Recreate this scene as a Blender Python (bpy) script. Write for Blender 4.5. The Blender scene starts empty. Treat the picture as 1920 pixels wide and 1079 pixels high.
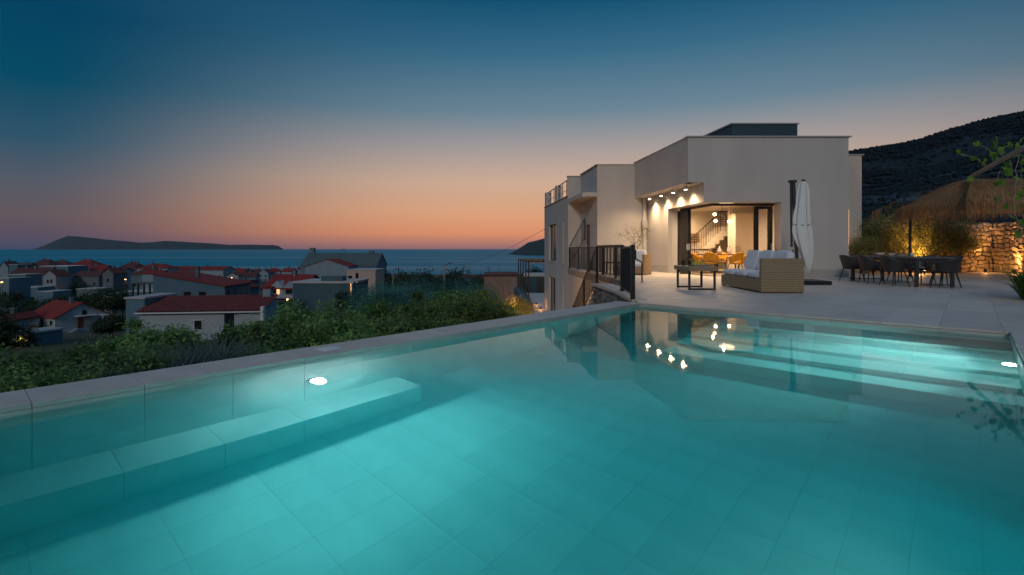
import bpy, bmesh, math, random
import numpy as np
from mathutils import Vector, Matrix, noise as mnoise

random.seed(7)
rng = np.random.default_rng(7)
scn = bpy.context.scene
COL = scn.collection

# ------------------------------------------------------------------ camera
F = 950.0            # focal length in pixels of the 1920 wide photograph
CX, HY = 960.0, 467.0
cam_d = bpy.data.cameras.new('camera')
cam = bpy.data.objects.new('camera', cam_d)
COL.objects.link(cam)
cam.location = (0, 0, 1.0)
cam.rotation_euler = (math.radians(90), 0, 0)
cam_d.sensor_width = 36.0
cam_d.lens = 36.0 * F / 1920.0
cam_d.shift_y = -(539.5 - HY) / 1920.0
cam_d.clip_start = 0.05
cam_d.clip_end = 200000.0
scn.camera = cam


def lin(r, g, b, k=1.0):
    out = []
    for c in (r, g, b):
        c = c / 255.0
        out.append((c / 12.92 if c <= 0.04045 else ((c + 0.055) / 1.055) ** 2.4) * k)
    return (out[0], out[1], out[2], 1.0)


# ------------------------------------------------------------------ world: dusk sky
world = bpy.data.worlds.new('World')
scn.world = world
world.use_nodes = True
wt = world.node_tree
wt.nodes.clear()
N = wt.nodes.new


def wl(a, b):
    wt.links.new(a, b)


w_out = N('ShaderNodeOutputWorld')
w_bg = N('ShaderNodeBackground')
w_tc = N('ShaderNodeTexCoord')
w_sep = N('ShaderNodeSeparateXYZ')
wl(w_tc.outputs['Generated'], w_sep.inputs[0])


def ramp(stops):
    r = N('ShaderNodeValToRGB')
    r.color_ramp.interpolation = 'LINEAR'
    els = r.color_ramp.elements
    while len(els) < len(stops):
        els.new(0.5)
    for e, (p, c) in zip(els, stops):
        e.position = p
    for e, (p, c) in zip(els, stops):
        e.color = c
    return r


glow = ramp([(0.0, lin(146, 106, 110)), (0.012, lin(188, 124, 106)), (0.03, lin(224, 146, 104)),
             (0.07, lin(222, 163, 125)), (0.13, lin(206, 172, 148)), (0.19, lin(168, 157, 154)),
             (0.26, lin(108, 134, 150)), (0.36, lin(58, 109, 137)), (0.44, lin(14, 82, 116)),
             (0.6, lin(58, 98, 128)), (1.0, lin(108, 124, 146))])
away = ramp([(0.0, lin(64, 68, 94)), (0.02, lin(88, 77, 92)), (0.05, lin(100, 87, 92)),
             (0.10, lin(84, 90, 102)), (0.16, lin(46, 84, 106)), (0.24, lin(6, 74, 100)),
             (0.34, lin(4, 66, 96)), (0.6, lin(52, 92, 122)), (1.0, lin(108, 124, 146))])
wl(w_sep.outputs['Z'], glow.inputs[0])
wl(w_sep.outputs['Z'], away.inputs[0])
w_dot = N('ShaderNodeVectorMath'); w_dot.operation = 'DOT_PRODUCT'
SUNSET = Vector((0.22, 1.0, 0.0)).normalized()
wl(w_tc.outputs['Generated'], w_dot.inputs[0])
w_dot.inputs[1].default_value = SUNSET
w_mr = N('ShaderNodeMapRange'); w_mr.interpolation_type = 'SMOOTHSTEP'
w_mr.inputs['From Min'].default_value = 0.55
w_mr.inputs['From Max'].default_value = 0.99
wl(w_dot.outputs['Value'], w_mr.inputs['Value'])
w_mix = N('ShaderNodeMix'); w_mix.data_type = 'RGBA'
wl(w_mr.outputs[0], w_mix.inputs['Factor'])
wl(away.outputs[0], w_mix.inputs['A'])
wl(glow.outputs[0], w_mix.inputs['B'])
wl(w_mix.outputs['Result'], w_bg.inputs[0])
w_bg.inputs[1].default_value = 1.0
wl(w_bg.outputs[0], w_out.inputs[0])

# low fill added behind the camera, for unseen light on the villa: casts the parasol's soft shade on the front wall
sun_d = bpy.data.lights.new('low_fill', 'SUN')
sun_d.energy = 0.60
sun_d.angle = math.radians(11.0)
sun_d.color = (1.0, 0.89, 0.78)
sun = bpy.data.objects.new('low_fill', sun_d)
COL.objects.link(sun)
sun.location = (-20, -60, 12)
sun.rotation_euler = Vector((0.30, 0.95, -0.42)).to_track_quat('-Z', 'Y').to_euler()

scn.view_settings.view_transform = 'Standard'
scn.view_settings.look = 'None'
scn.view_settings.exposure = 0.0
scn.view_settings.gamma = 1.0
scn.view_settings.use_curve_mapping = False
scn.render.engine = 'CYCLES'
cy = scn.cycles
cy.use_denoising = True
try:
    cy.denoiser = 'OPENIMAGEDENOISE'
    cy.denoising_input_passes = 'RGB_ALBEDO_NORMAL'
except Exception:
    pass
cy.volume_bounces = 2
cy.max_bounces = 10
cy.diffuse_bounces = 4
cy.glossy_bounces = 4
cy.transmission_bounces = 8
cy.transparent_max_bounces = 8
cy.sample_clamp_indirect = 4.0
cy.caustics_refractive = True
cy.caustics_reflective = False
cy.blur_glossy = 0.3


# ------------------------------------------------------------------ helpers
def gx(px, Y):
    return (px - CX) / F * Y


def gz(py, Y):
    return 1.0 - (py - HY) / F * Y


def smooth(a, b, x):
    t = min(1.0, max(0.0, (x - a) / (b - a)))
    return t * t * (3 - 2 * t)


def interp(tab, x):
    if x <= tab[0][0]:
        return tab[0][1]
    for (a, p), (b, q) in zip(tab, tab[1:]):
        if x <= b:
            return p + (q - p) * (x - a) / (b - a)
    return tab[-1][1]


def link_mesh(name, me, m=None, parent=None):
    o = bpy.data.objects.new(name, me)
    COL.objects.link(o)
    if m is not None and not me.materials:
        me.materials.append(m)
    if parent is not None:
        o.parent = parent
    return o


def tag(o, label=None, cat=None, group=None, kind=None):
    if label:
        o['label'] = label
    if cat:
        o['category'] = cat
    if group:
        o['group'] = group
    if kind:
        o['kind'] = kind
    return o


def thing(name, label, cat, loc=(0, 0, 0), rz=0.0, group=None, kind=None):
    o = bpy.data.objects.new(name, None)
    COL.objects.link(o)
    o.empty_display_size = 0.2
    o.location = loc
    o.rotation_euler = (0, 0, rz)
    return tag(o, label, cat, group, kind)


def kids(o):
    return [c for c in COL.objects if c.parent == o]


def dup(root, loc, rz, label, group=None):
    r = root.copy()
    COL.objects.link(r)
    r.location = loc
    r.rotation_euler = (0, 0, rz)
    r['label'] = label
    if group:
        r['group'] = group
    for ch in list(root.children):
        c = ch.copy()
        COL.objects.link(c)
        c.parent = r
        for g in list(ch.children):
            d = g.copy()
            COL.objects.link(d)
            d.parent = c
    return r


class MB:
    def __init__(self):
        self.v = []
        self.f = []

    def box(self, x0, y0, z0, x1, y1, z1, M=None):
        b = len(self.v)
        pts = [(x0, y0, z0), (x1, y0, z0), (x1, y1, z0), (x0, y1, z0), (x0, y0, z1), (x1, y0, z1), (x1, y1, z1), (x0, y1, z1)]
        if M is not None:
            pts = [tuple(M @ Vector(p)) for p in pts]
        self.v += pts
        self.f += [(b, b + 3, b + 2, b + 1), (b + 4, b + 5, b + 6, b + 7), (b, b + 1, b + 5, b + 4),
                   (b + 1, b + 2, b + 6, b + 5), (b + 2, b + 3, b + 7, b + 6), (b + 3, b, b + 4, b + 7)]
        return self

    def prism(self, poly, z0, z1, M=None):
        n = len(poly)
        b = len(self.v)
        area = sum(poly[i][0] * poly[(i + 1) % n][1] - poly[(i + 1) % n][0] * poly[i][1] for i in range(n))
        if area < 0:
            poly = poly[::-1]
        pts = [(x, y, z0) for x, y in poly] + [(x, y, z1) for x, y in poly]
        if M is not None:
            pts = [tuple(M @ Vector(p)) for p in pts]
        self.v += pts
        self.f += [tuple(b + i for i in range(n))[::-1], tuple(b + n + i for i in range(n))]
        for i in range(n):
            j = (i + 1) % n
            self.f.append((b + i, b + j, b + n + j, b + n + i))
        return self

    def tube(self, pts, radii, n=8, cap=True):
        pts = [Vector(p) for p in pts]
        if not hasattr(radii, '__len__'):
            radii = [radii] * len(pts)
        b = len(self.v)
        ref = None
        for i, p in enumerate(pts):
            d = (pts[min(i + 1, len(pts) - 1)] - pts[max(i - 1, 0)])
            if d.length < 1e-9:
                d = Vector((0, 0, 1))
            d.normalize()
            if ref is None:
                ref = Vector((0, 0, 1)) if abs(d.z) < 0.9 else Vector((1, 0, 0))
            a = d.cross(ref)
            if a.length < 1e-6:
                a = d.cross(Vector((0.3, 1, 0.2)))
            a.normalize()
            c = a.cross(d).normalized()
            ref = c.copy()
            for k in range(n):
                t = 2 * math.pi * k / n + math.pi / n
                q = p + (a * math.cos(t) + c * math.sin(t)) * radii[i]
                self.v.append(tuple(q))
        for i in range(len(pts) - 1):
            for k in range(n):
                k2 = (k + 1) % n
                self.f.append((b + i * n + k, b + (i + 1) * n + k, b + (i + 1) * n + k2, b + i * n + k2))
        if cap:
            self.f.append(tuple(b + k for k in range(n)))
            e = b + (len(pts) - 1) * n
            self.f.append(tuple(e + k for k in range(n))[::-1])
        return self

    def lathe(self, prof, n=16, c=(0, 0, 0)):
        b = len(self.v)
        m = len(prof)
        for r, z in prof:
            for k in range(n):
                t = 2 * math.pi * k / n
                self.v.append((c[0] + r * math.cos(t), c[1] + r * math.sin(t), c[2] + z))
        for i in range(m - 1):
            for k in range(n):
                k2 = (k + 1) % n
                self.f.append((b + i * n + k, b + i * n + k2, b + (i + 1) * n + k2, b + (i + 1) * n + k))
        self.f.append(tuple(b + k for k in range(n))[::-1])
        e = b + (m - 1) * n
        self.f.append(tuple(e + k for k in range(n)))
        return self

    def poly(self, pts):
        b = len(self.v)
        self.v += [tuple(p) for p in pts]
        self.f.append(tuple(range(b, b + len(pts))))
        return self

    def mesh(self, name, smooth_=False):
        me = bpy.data.meshes.new(name)
        me.from_pydata(self.v, [], self.f)
        if smooth_:
            me.polygons.foreach_set('use_smooth', [True] * len(me.polygons))
        me.update()
        return me

    def build(self, name, m, parent=None, smooth_=False, bevel=0.0, subsurf=0, seg=2):
        o = link_mesh(name, self.mesh(name, smooth_), m, parent)
        if bevel:
            bv = o.modifiers.new('bevel', 'BEVEL')
            bv.width = bevel
            bv.segments = seg
            bv.limit_method = 'ANGLE'
        if subsurf:
            ss = o.modifiers.new('subd', 'SUBSURF')
            ss.levels = subsurf
            ss.render_levels = subsurf
        return o


def wall_mb(mb, p0, p1, z0, z1, thick, openings=(), flip=1):
    """wall from p0 to p1; thickness to the side flip*(perp). openings: (t0,t1,za,zb) in metres along the wall"""
    p0 = Vector((p0[0], p0[1], 0)); p1 = Vector((p1[0], p1[1], 0))
    d = p1 - p0
    L = d.length
    d.normalize()
    n = Vector((-d.y, d.x, 0)) * flip
    M = Matrix(((d.x, n.x, 0, p0.x), (d.y, n.y, 0, p0.y), (0, 0, 1, 0), (0, 0, 0, 1)))
    ts = sorted({0.0, L} | {min(L, max(0, o[0])) for o in openings} | {min(L, max(0, o[1])) for o in openings})
    for t0, t1 in zip(ts, ts[1:]):
        tm = (t0 + t1) / 2
        cuts = [(o[2], o[3]) for o in openings if o[0] < tm < o[1]]
        z = z0
        for a, b in sorted(cuts):
            if a > z + 1e-4:
                mb.box(t0, 0, z, t1, thick, a, M)
            z = b
        if z1 > z + 1e-4:
            mb.box(t0, 0, z, t1, thick, z1, M)
    return M


# ------------------------------------------------------------------ materials
def new_mat(name):
    m = bpy.data.materials.new(name)
    m.use_nodes = True
    nt = m.node_tree
    return m, nt, nt.nodes['Principled BSDF']


def mat(name, col, rough=0.7, var=0.15, scale=3.0, bump=0.0, bscale=None, metal=0.0, spec=0.5, stretch=(1, 1, 1), coords='Object', obj_rand=0.0, detail=6.0):
    m, nt, p = new_mat(name)
    c = col if len(col) == 4 else (*col, 1)
    tc = nt.nodes.new('ShaderNodeTexCoord')
    mp = nt.nodes.new('ShaderNodeMapping')
    mp.inputs['Scale'].default_value = stretch
    nt.links.new(tc.outputs[coords], mp.inputs[0])
    nz = nt.nodes.new('ShaderNodeTexNoise')
    nz.inputs['Scale'].default_value = scale
    nz.inputs['Detail'].default_value = detail
    nt.links.new(mp.outputs[0], nz.inputs['Vector'])
    mr = nt.nodes.new('ShaderNodeMapRange')
    mr.inputs['From Min'].default_value = 0.25
    mr.inputs['From Max'].default_value = 0.75
    mr.inputs['To Min'].default_value = 1 - var
    mr.inputs['To Max'].default_value = 1 + var
    nt.links.new(nz.outputs[0], mr.inputs['Value'])
    fac = mr.outputs[0]
    if obj_rand:
        oi = nt.nodes.new('ShaderNodeObjectInfo')
        m2 = nt.nodes.new('ShaderNodeMapRange')
        m2.inputs['To Min'].default_value = 1 - obj_rand
        m2.inputs['To Max'].default_value = 1 + obj_rand
        nt.links.new(oi.outputs['Random'], m2.inputs['Value'])
        mu = nt.nodes.new('ShaderNodeMath'); mu.operation = 'MULTIPLY'
        nt.links.new(fac, mu.inputs[0]); nt.links.new(m2.outputs[0], mu.inputs[1])
        fac = mu.outputs[0]
    vm = nt.nodes.new('ShaderNodeVectorMath'); vm.operation = 'SCALE'
    vm.inputs[0].default_value = c[:3]
    nt.links.new(fac, vm.inputs['Scale'])
    nt.links.new(vm.outputs[0], p.inputs['Base Color'])
    p.inputs['Roughness'].default_value = rough
    p.inputs['Metallic'].default_value = metal
    p.inputs['Specular IOR Level'].default_value = spec
    if bump:
        nb = nt.nodes.new('ShaderNodeTexNoise')
        nb.inputs['Scale'].default_value = bscale or scale * 8
        nb.inputs['Detail'].default_value = 5
        nt.links.new(mp.outputs[0], nb.inputs['Vector'])
        bp = nt.nodes.new('ShaderNodeBump')
        bp.inputs['Strength'].default_value = bump
        bp.inputs['Distance'].default_value = 0.02
        nt.links.new(nb.outputs[0], bp.inputs['Height'])
        nt.links.new(bp.outputs[0], p.inputs['Normal'])
    return m


def emit_mat(name, col, strength):
    m, nt, p = new_mat(name)
    p.inputs['Base Color'].default_value = (0.8, 0.8, 0.8, 1)
    p.inputs['Emission Color'].default_value = (*col[:3], 1)
    p.inputs['Emission Strength'].default_value = strength
    return m


def leaf_mat(name, col, col2, trans=0.35, rough=0.5):
    m, nt, p = new_mat(name)
    geo = nt.nodes.new('ShaderNodeNewGeometry')
    mx = nt.nodes.new('ShaderNodeMix'); mx.data_type = 'RGBA'
    mx.inputs['A'].default_value = (*col, 1)
    mx.inputs['B'].default_value = (*col2, 1)
    nt.links.new(geo.outputs['Random Per Island'], mx.inputs['Factor'])
    oi = nt.nodes.new('ShaderNodeObjectInfo')
    m2 = nt.nodes.new('ShaderNodeMapRange')
    m2.inputs['To Min'].default_value = 0.6
    m2.inputs['To Max'].default_value = 1.4
    nt.links.new(oi.outputs['Random'], m2.inputs['Value'])
    vm = nt.nodes.new('ShaderNodeVectorMath'); vm.operation = 'SCALE'
    nt.links.new(mx.outputs['Result'], vm.inputs[0])
    nt.links.new(m2.outputs[0], vm.inputs['Scale'])
    nt.links.new(vm.outputs[0], p.inputs['Base Color'])
    p.inputs['Roughness'].default_value = rough
    p.inputs['Specular IOR Level'].default_value = 0.35
    tr = nt.nodes.new('ShaderNodeBsdfTranslucent')
    nt.links.new(vm.outputs[0], tr.inputs[0])
    ms = nt.nodes.new('ShaderNodeMixShader')
    ms.inputs[0].default_value = trans
    nt.links.new(p.outputs[0], ms.inputs[1])
    nt.links.new(tr.outputs[0], ms.inputs[2])
    nt.links.new(ms.outputs[0], nt.nodes['Material Output'].inputs[0])
    return m


M_plaster = mat('plaster', (0.585, 0.545, 0.505), 0.85, 0.07, 1.2, bump=0.15, bscale=40, stretch=(1, 1, 0.25))
M_plinth = mat('plinth', (0.45, 0.42, 0.39), 0.8, 0.08, 2.0)
M_cap = mat('roof_cap', (0.46, 0.45, 0.44), 0.5, 0.06, 2.0)
M_roofbox = mat('dark_cladding', (0.035, 0.075, 0.105), 0.6, 0.08, 1.0)
M_black = mat('black_metal', (0.018, 0.018, 0.02), 0.45, 0.1, 4.0)
M_anth = mat('anthracite_metal', (0.05, 0.05, 0.055), 0.45, 0.1, 4.0)
M_deck = mat('deck_porcelain', (0.64, 0.575, 0.52), 0.5, 0.15, 1.6, stretch=(1, 4, 1), obj_rand=0.09, bump=0.05)
M_cope = mat('coping_stone', (0.60, 0.54, 0.49), 0.55, 0.10, 2.0, stretch=(1, 3, 1), obj_rand=0.05, bump=0.05)
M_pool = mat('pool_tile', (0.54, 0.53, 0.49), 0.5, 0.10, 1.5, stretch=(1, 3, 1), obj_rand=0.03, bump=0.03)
M_tread_lit = mat('lit_tread_tile', (0.84, 0.80, 0.73), 0.5, 0.08, 1.5, stretch=(1, 3, 1), obj_rand=0.03, bump=0.03)  # treads paler than the floor: light falling on them put into the colour
M_grout = mat('grout', (0.30, 0.29, 0.27), 0.9, 0.1, 5.0)
M_conc = mat('concrete', (0.34, 0.33, 0.32), 0.85, 0.12, 2.0, bump=0.1)
M_stone = mat('field_stone', (0.42, 0.34, 0.25), 0.9, 0.25, 5.0, bump=0.5, bscale=25, obj_rand=0.28)
M_darkstone = mat('rubble_wall', (0.20, 0.18, 0.16), 0.95, 0.6, 9.0, bump=1.0, bscale=9)
M_mortar = mat('mortar', (0.10, 0.085, 0.07), 0.95, 0.2, 6.0)
M_white_fab = mat('white_fabric', (0.78, 0.78, 0.80), 0.9, 0.04, 3.0, bump=0.15, bscale=120)
M_canvas = mat('parasol_canvas', (0.86, 0.86, 0.83), 0.9, 0.05, 2.0, bump=0.2, bscale=60)
M_wood = mat('wood', (0.26, 0.14, 0.07), 0.5, 0.35, 3.0, stretch=(1, 8, 8))
M_pole = mat('weathered_wood', (0.36, 0.29, 0.22), 0.8, 0.3, 3.0, stretch=(6, 6, 1))
M_bark = mat('bark', (0.16, 0.12, 0.09), 0.9, 0.35, 8.0, bump=0.6, bscale=20)
M_must = mat('mustard_fabric', (0.62, 0.30, 0.02), 0.85, 0.08, 5.0, bump=0.2, bscale=100)
M_char = mat('charcoal_shell', (0.035, 0.033, 0.033), 0.5, 0.1, 4.0)
M_seatpad = mat('seat_pad', (0.45, 0.45, 0.46), 0.85, 0.05, 6.0)
M_innerwall = mat('interior_wall', (0.72, 0.66, 0.58), 0.85, 0.03, 1.0)
M_cabinet = mat('cabinet_front', (0.66, 0.60, 0.51), 0.45, 0.02, 1.0)
M_floor_in = mat('interior_floor', (0.40, 0.34, 0.28), 0.4, 0.1, 2.0)
M_ceramic = mat('ceramic', (0.62, 0.55, 0.52), 0.4, 0.1, 8.0)
M_terra = mat('terracotta_pot', (0.34, 0.28, 0.24), 0.8, 0.2, 6.0)
M_thatch = mat('thatch_straw', (0.42, 0.27, 0.14), 0.9, 0.35, 6.0)
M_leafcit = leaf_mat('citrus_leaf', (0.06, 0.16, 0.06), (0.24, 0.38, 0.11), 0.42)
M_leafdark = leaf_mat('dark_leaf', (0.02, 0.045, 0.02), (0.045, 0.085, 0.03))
M_leafolive = leaf_mat('olive_leaf', (0.05, 0.17, 0.15), (0.10, 0.26, 0.22))
M_leafgarden = leaf_mat('garden_leaf', (0.11, 0.14, 0.05), (0.30, 0.30, 0.10))
M_leafvine = leaf_mat('vine_leaf', (0.10, 0.24, 0.02), (0.18, 0.34, 0.04), 0.4)
M_grasshrub = leaf_mat('grass_blade', (0.05, 0.12, 0.02), (0.10, 0.20, 0.04))
M_sagebrush = leaf_mat('grey_leaf', (0.07, 0.12, 0.11), (0.12, 0.19, 0.17))


def wicker_mat():
    m, nt, p = new_mat('wicker')
    tc = nt.nodes.new('ShaderNodeTexCoord')
    w1 = nt.nodes.new('ShaderNodeTexWave'); w1.wave_type = 'BANDS'; w1.bands_direction = 'Z'
    w1.inputs['Scale'].default_value = 6.0
    w1.inputs['Distortion'].default_value = 0.6
    w2 = nt.nodes.new('ShaderNodeTexNoise')
    w2.inputs['Scale'].default_value = 9.0
    mp = nt.nodes.new('ShaderNodeMapping'); mp.inputs['Scale'].default_value = (1, 1, 9)
    nt.links.new(tc.outputs['Object'], w1.inputs['Vector'])
    nt.links.new(tc.outputs['Object'], mp.inputs[0])
    nt.links.new(mp.outputs[0], w2.inputs['Vector'])
    r = nt.nodes.new('ShaderNodeValToRGB')
    r.color_ramp.elements[0].color = (0.13, 0.085, 0.045, 1)
    r.color_ramp.elements[1].color = (0.42, 0.31, 0.18, 1)
    mx = nt.nodes.new('ShaderNodeMath'); mx.operation = 'MULTIPLY_ADD'
    nt.links.new(w1.outputs['Fac'], mx.inputs[0]); mx.inputs[1].default_value = 0.45
    nt.links.new(w2.outputs[0], mx.inputs[2])
    nt.links.new(mx.outputs[0], r.inputs[0])
    nt.links.new(r.outputs[0], p.inputs['Base Color'])
    bp = nt.nodes.new('ShaderNodeBump'); bp.inputs['Strength'].default_value = 0.6; bp.inputs['Distance'].default_value = 0.01
    nt.links.new(mx.outputs[0], bp.inputs['Height'])
    nt.links.new(bp.outputs[0], p.inputs['Normal'])
    p.inputs['Roughness'].default_value = 0.6
    return m


M_wicker = wicker_mat()


def glass_mat():
    m, nt, p = new_mat('window_glass')
    nt.nodes.remove(p)
    g = nt.nodes.new('ShaderNodeBsdfGlossy'); g.inputs['Roughness'].default_value = 0.02
    t = nt.nodes.new('ShaderNodeBsdfTransparent')
    fr = nt.nodes.new('ShaderNodeFresnel'); fr.inputs[0].default_value = 1.5
    mx = nt.nodes.new('ShaderNodeMixShader')
    nt.links.new(fr.outputs[0], mx.inputs[0])
    nt.links.new(t.outputs[0], mx.inputs[1])
    nt.links.new(g.outputs[0], mx.inputs[2])
    nt.links.new(mx.outputs[0], nt.nodes['Material Output'].inputs[0])
    return m


M_glass = glass_mat()
M_pane = mat('dark_pane', (0.015, 0.02, 0.025), 0.08, 0.1, 1.0)


def water_mat():
    m, nt, p = new_mat('pool_water')
    nt.nodes.remove(p)
    out = nt.nodes['Material Output']
    rf = nt.nodes.new('ShaderNodeBsdfRefraction'); rf.inputs['IOR'].default_value = 1.33; rf.inputs['Roughness'].default_value = 0.0
    gl = nt.nodes.new('ShaderNodeBsdfGlossy'); gl.inputs['Roughness'].default_value = 0.025
    fr = nt.nodes.new('ShaderNodeFresnel'); fr.inputs[0].default_value = 1.33
    mx = nt.nodes.new('ShaderNodeMixShader')
    nt.links.new(fr.outputs[0], mx.inputs[0]); nt.links.new(rf.outputs[0], mx.inputs[1]); nt.links.new(gl.outputs[0], mx.inputs[2])
    tc = nt.nodes.new('ShaderNodeTexCoord')
    nz = nt.nodes.new('ShaderNodeTexNoise'); nz.inputs['Scale'].default_value = 3.0; nz.inputs['Detail'].default_value = 2.0
    bp = nt.nodes.new('ShaderNodeBump'); bp.inputs['Strength'].default_value = 0.03; bp.inputs['Distance'].default_value = 0.02
    nt.links.new(tc.outputs['Object'], nz.inputs['Vector'])
    nt.links.new(nz.outputs[0], bp.inputs['Height'])
    for n_ in (rf, gl):
        nt.links.new(bp.outputs[0], n_.inputs['Normal'])
    nt.links.new(mx.outputs[0], out.inputs['Surface'])
    ab = nt.nodes.new('ShaderNodeVolumeAbsorption')
    ab.inputs['Color'].default_value = (0.0, 0.905, 0.925, 1)
    ab.inputs['Density'].default_value = 0.56
    sc = nt.nodes.new('ShaderNodeVolumeScatter')
    sc.inputs['Color'].default_value = (0.0, 0.90, 1.0, 1)
    sc.inputs['Density'].default_value = 0.10
    sc.inputs['Anisotropy'].default_value = 0.3
    ad = nt.nodes.new('ShaderNodeAddShader')
    nt.links.new(ab.outputs[0], ad.inputs[0]); nt.links.new(sc.outputs[0], ad.inputs[1])
    nt.links.new(ad.outputs[0], out.inputs['Volume'])
    return m


M_water = water_mat()


def roof_mat(name, col, rib=2.2):
    m, nt, p = new_mat(name)
    tc = nt.nodes.new('ShaderNodeTexCoord')
    w1 = nt.nodes.new('ShaderNodeTexWave'); w1.wave_type = 'BANDS'; w1.bands_direction = 'X'
    w1.inputs['Scale'].default_value = rib
    nt.links.new(tc.outputs['Object'], w1.inputs['Vector'])
    nz = nt.nodes.new('ShaderNodeTexNoise'); nz.inputs['Scale'].default_value = 1.5; nz.inputs['Detail'].default_value = 8
    nt.links.new(tc.outputs['Object'], nz.inputs['Vector'])
    mr = nt.nodes.new('ShaderNodeMapRange'); mr.inputs['To Min'].default_value = 0.55; mr.inputs['To Max'].default_value = 1.4
    nt.links.new(nz.outputs[0], mr.inputs['Value'])
    vm = nt.nodes.new('ShaderNodeVectorMath'); vm.operation = 'SCALE'; vm.inputs[0].default_value = col
    nt.links.new(mr.outputs[0], vm.inputs['Scale'])
    nt.links.new(vm.outputs[0], p.inputs['Base Color'])
    bp = nt.nodes.new('ShaderNodeBump'); bp.inputs['Strength'].default_value = 0.8; bp.inputs['Distance'].default_value = 0.08
    nt.links.new(w1.outputs['Fac'], bp.inputs['Height'])
    nt.links.new(bp.outputs[0], p.inputs['Normal'])
    p.inputs['Roughness'].default_value = 0.85
    return m


M_roof_red = roof_mat('red_roof_tile', (0.30, 0.035, 0.03))
M_roof_dk = roof_mat('old_roof_tile', (0.15, 0.05, 0.045))
M_roof_grey = roof_mat('grey_roof_tile', (0.12, 0.18, 0.18))
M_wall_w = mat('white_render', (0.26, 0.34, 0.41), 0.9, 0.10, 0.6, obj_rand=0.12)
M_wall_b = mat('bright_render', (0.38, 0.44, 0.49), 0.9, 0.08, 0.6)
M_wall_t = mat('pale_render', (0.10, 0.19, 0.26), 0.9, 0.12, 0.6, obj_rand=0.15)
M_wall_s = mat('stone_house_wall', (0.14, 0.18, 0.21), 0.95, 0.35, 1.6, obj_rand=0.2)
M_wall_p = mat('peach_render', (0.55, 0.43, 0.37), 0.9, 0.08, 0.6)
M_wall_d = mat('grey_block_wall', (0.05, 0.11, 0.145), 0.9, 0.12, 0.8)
M_trim = mat('white_trim', (0.68, 0.68, 0.68), 0.7, 0.05, 2.0)

E_warm = emit_mat('warm_bulb', (1.0, 0.66, 0.32), 14.0)
E_lens = emit_mat('pool_lamp_lens', (0.92, 0.97, 1.0), 60.0)
E_spot = emit_mat('spot_lens', (1.0, 0.80, 0.50), 25.0)
E_window = emit_mat('lit_window', (1.0, 0.50, 0.12), 1.1)
E_small = emit_mat('far_lamp', (1.0, 0.55, 0.22), 3.0)


def lamp(kind, loc, power, col, parent=None, size=0.1, direction=None, spot=60, blend=0.5, name='lamp_light'):
    d = bpy.data.lights.new(name, kind)
    d.energy = power
    d.color = col
    if kind == 'AREA':
        d.size = size
    elif kind in ('POINT', 'SPOT'):
        d.shadow_soft_size = size
    if kind == 'SPOT':
        d.spot_size = math.radians(spot)
        d.spot_blend = blend
    o = bpy.data.objects.new(name, d)
    COL.objects.link(o)
    o.location = loc
    if direction is not None:
        o.rotation_euler = Vector(direction).to_track_quat('-Z', 'Y').to_euler()
    if parent is not None:
        o.parent = parent
    return o


WARM = (1.0, 0.66, 0.36)
AMBER = (1.0, 0.44, 0.11)

# ------------------------------------------------------------------ pool frame
ANG = math.radians(-42.0)
CORNER = Vector((2.369, 9.378, 0))
PU = Vector((math.sin(math.radians(42)), math.cos(math.radians(42)), 0))   # along the long side, away
PV = Vector((-PU.y, PU.x, 0))
PW, PL = 4.88, 8.78      # pool width, length
WATER = -0.066
FLOOR = WATER - 1.5


def pool_root(name, label, cat, kind):
    return thing(name, label, cat, CORNER, ANG, kind=kind)


def pxy(s, c):
    return CORNER - PU * s - PV * c

# ------------------------------------------------------------------ ground, sea, far land
SEA = -20.0
PROFILE = [(-50, -3.4), (0, -3.4), (8, -3.7), (14, -4.3), (25, -5.6), (45, -8.6), (70, -12.0), (97, -16.3), (150, -17.6),
           (250, -18.7), (340, -19.2), (395, -19.6), (420, -23.0), (600, -30.0)]


def terr(x, y):
    w = PV.x * x + PV.y * y - 4.99
    b = smooth(20, 70, y)
    q = (1 - b) * w + b * 0.95 * y
    z = interp(PROFILE, q)
    z += (mnoise.noise(Vector((x * 0.05, y * 0.05, 0.3)))) * 0.8 * smooth(25, 60, y) * (1 - smooth(380, 400, q))
    return z


def ground():
    ys = list(np.concatenate([np.arange(-40, 40, 2.0), np.arange(40, 140, 4.0), np.arange(140, 560, 10.0)]))
    xs = list(np.concatenate([np.arange(-760, -160, 20.0), np.arange(-160, -40, 5.0), np.arange(-40, 40, 2.0), np.arange(40, 160, 8.0), np.arange(160, 700, 25.0)]))
    v = [(x, y, terr(x, y)) for y in ys for x in xs]
    nx = len(xs)
    f = [(j * nx + i, j * nx + i + 1, (j + 1) * nx + i + 1, (j + 1) * nx + i) for j in range(len(ys) - 1) for i in range(nx - 1)]
    me = bpy.data.meshes.new('ground')
    me.from_pydata(v, [], f)
    me.polygons.foreach_set('use_smooth', [True] * len(f))
    m, nt, p = new_mat('scrub_ground')
    tc = nt.nodes.new('ShaderNodeTexCoord')
    nz = nt.nodes.new('ShaderNodeTexNoise'); nz.inputs['Scale'].default_value = 0.12; nz.inputs['Detail'].default_value = 9
    nt.links.new(tc.outputs['Object'], nz.inputs['Vector'])
    r = nt.nodes.new('ShaderNodeValToRGB')
    r.color_ramp.elements[0].position = 0.35; r.color_ramp.elements[0].color = (0.025, 0.04, 0.02, 1)
    r.color_ramp.elements[1].position = 0.7; r.color_ramp.elements[1].color = (0.09, 0.085, 0.055, 1)
    nt.links.new(nz.outputs[0], r.inputs[0]); nt.links.new(r.outputs[0], p.inputs['Base Color'])
    p.inputs['Roughness'].default_value = 1.0
    tag(link_mesh('ground', me, m), 'dark scrubby slope falling towards the town', 'ground', kind='structure')


ground()


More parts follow.
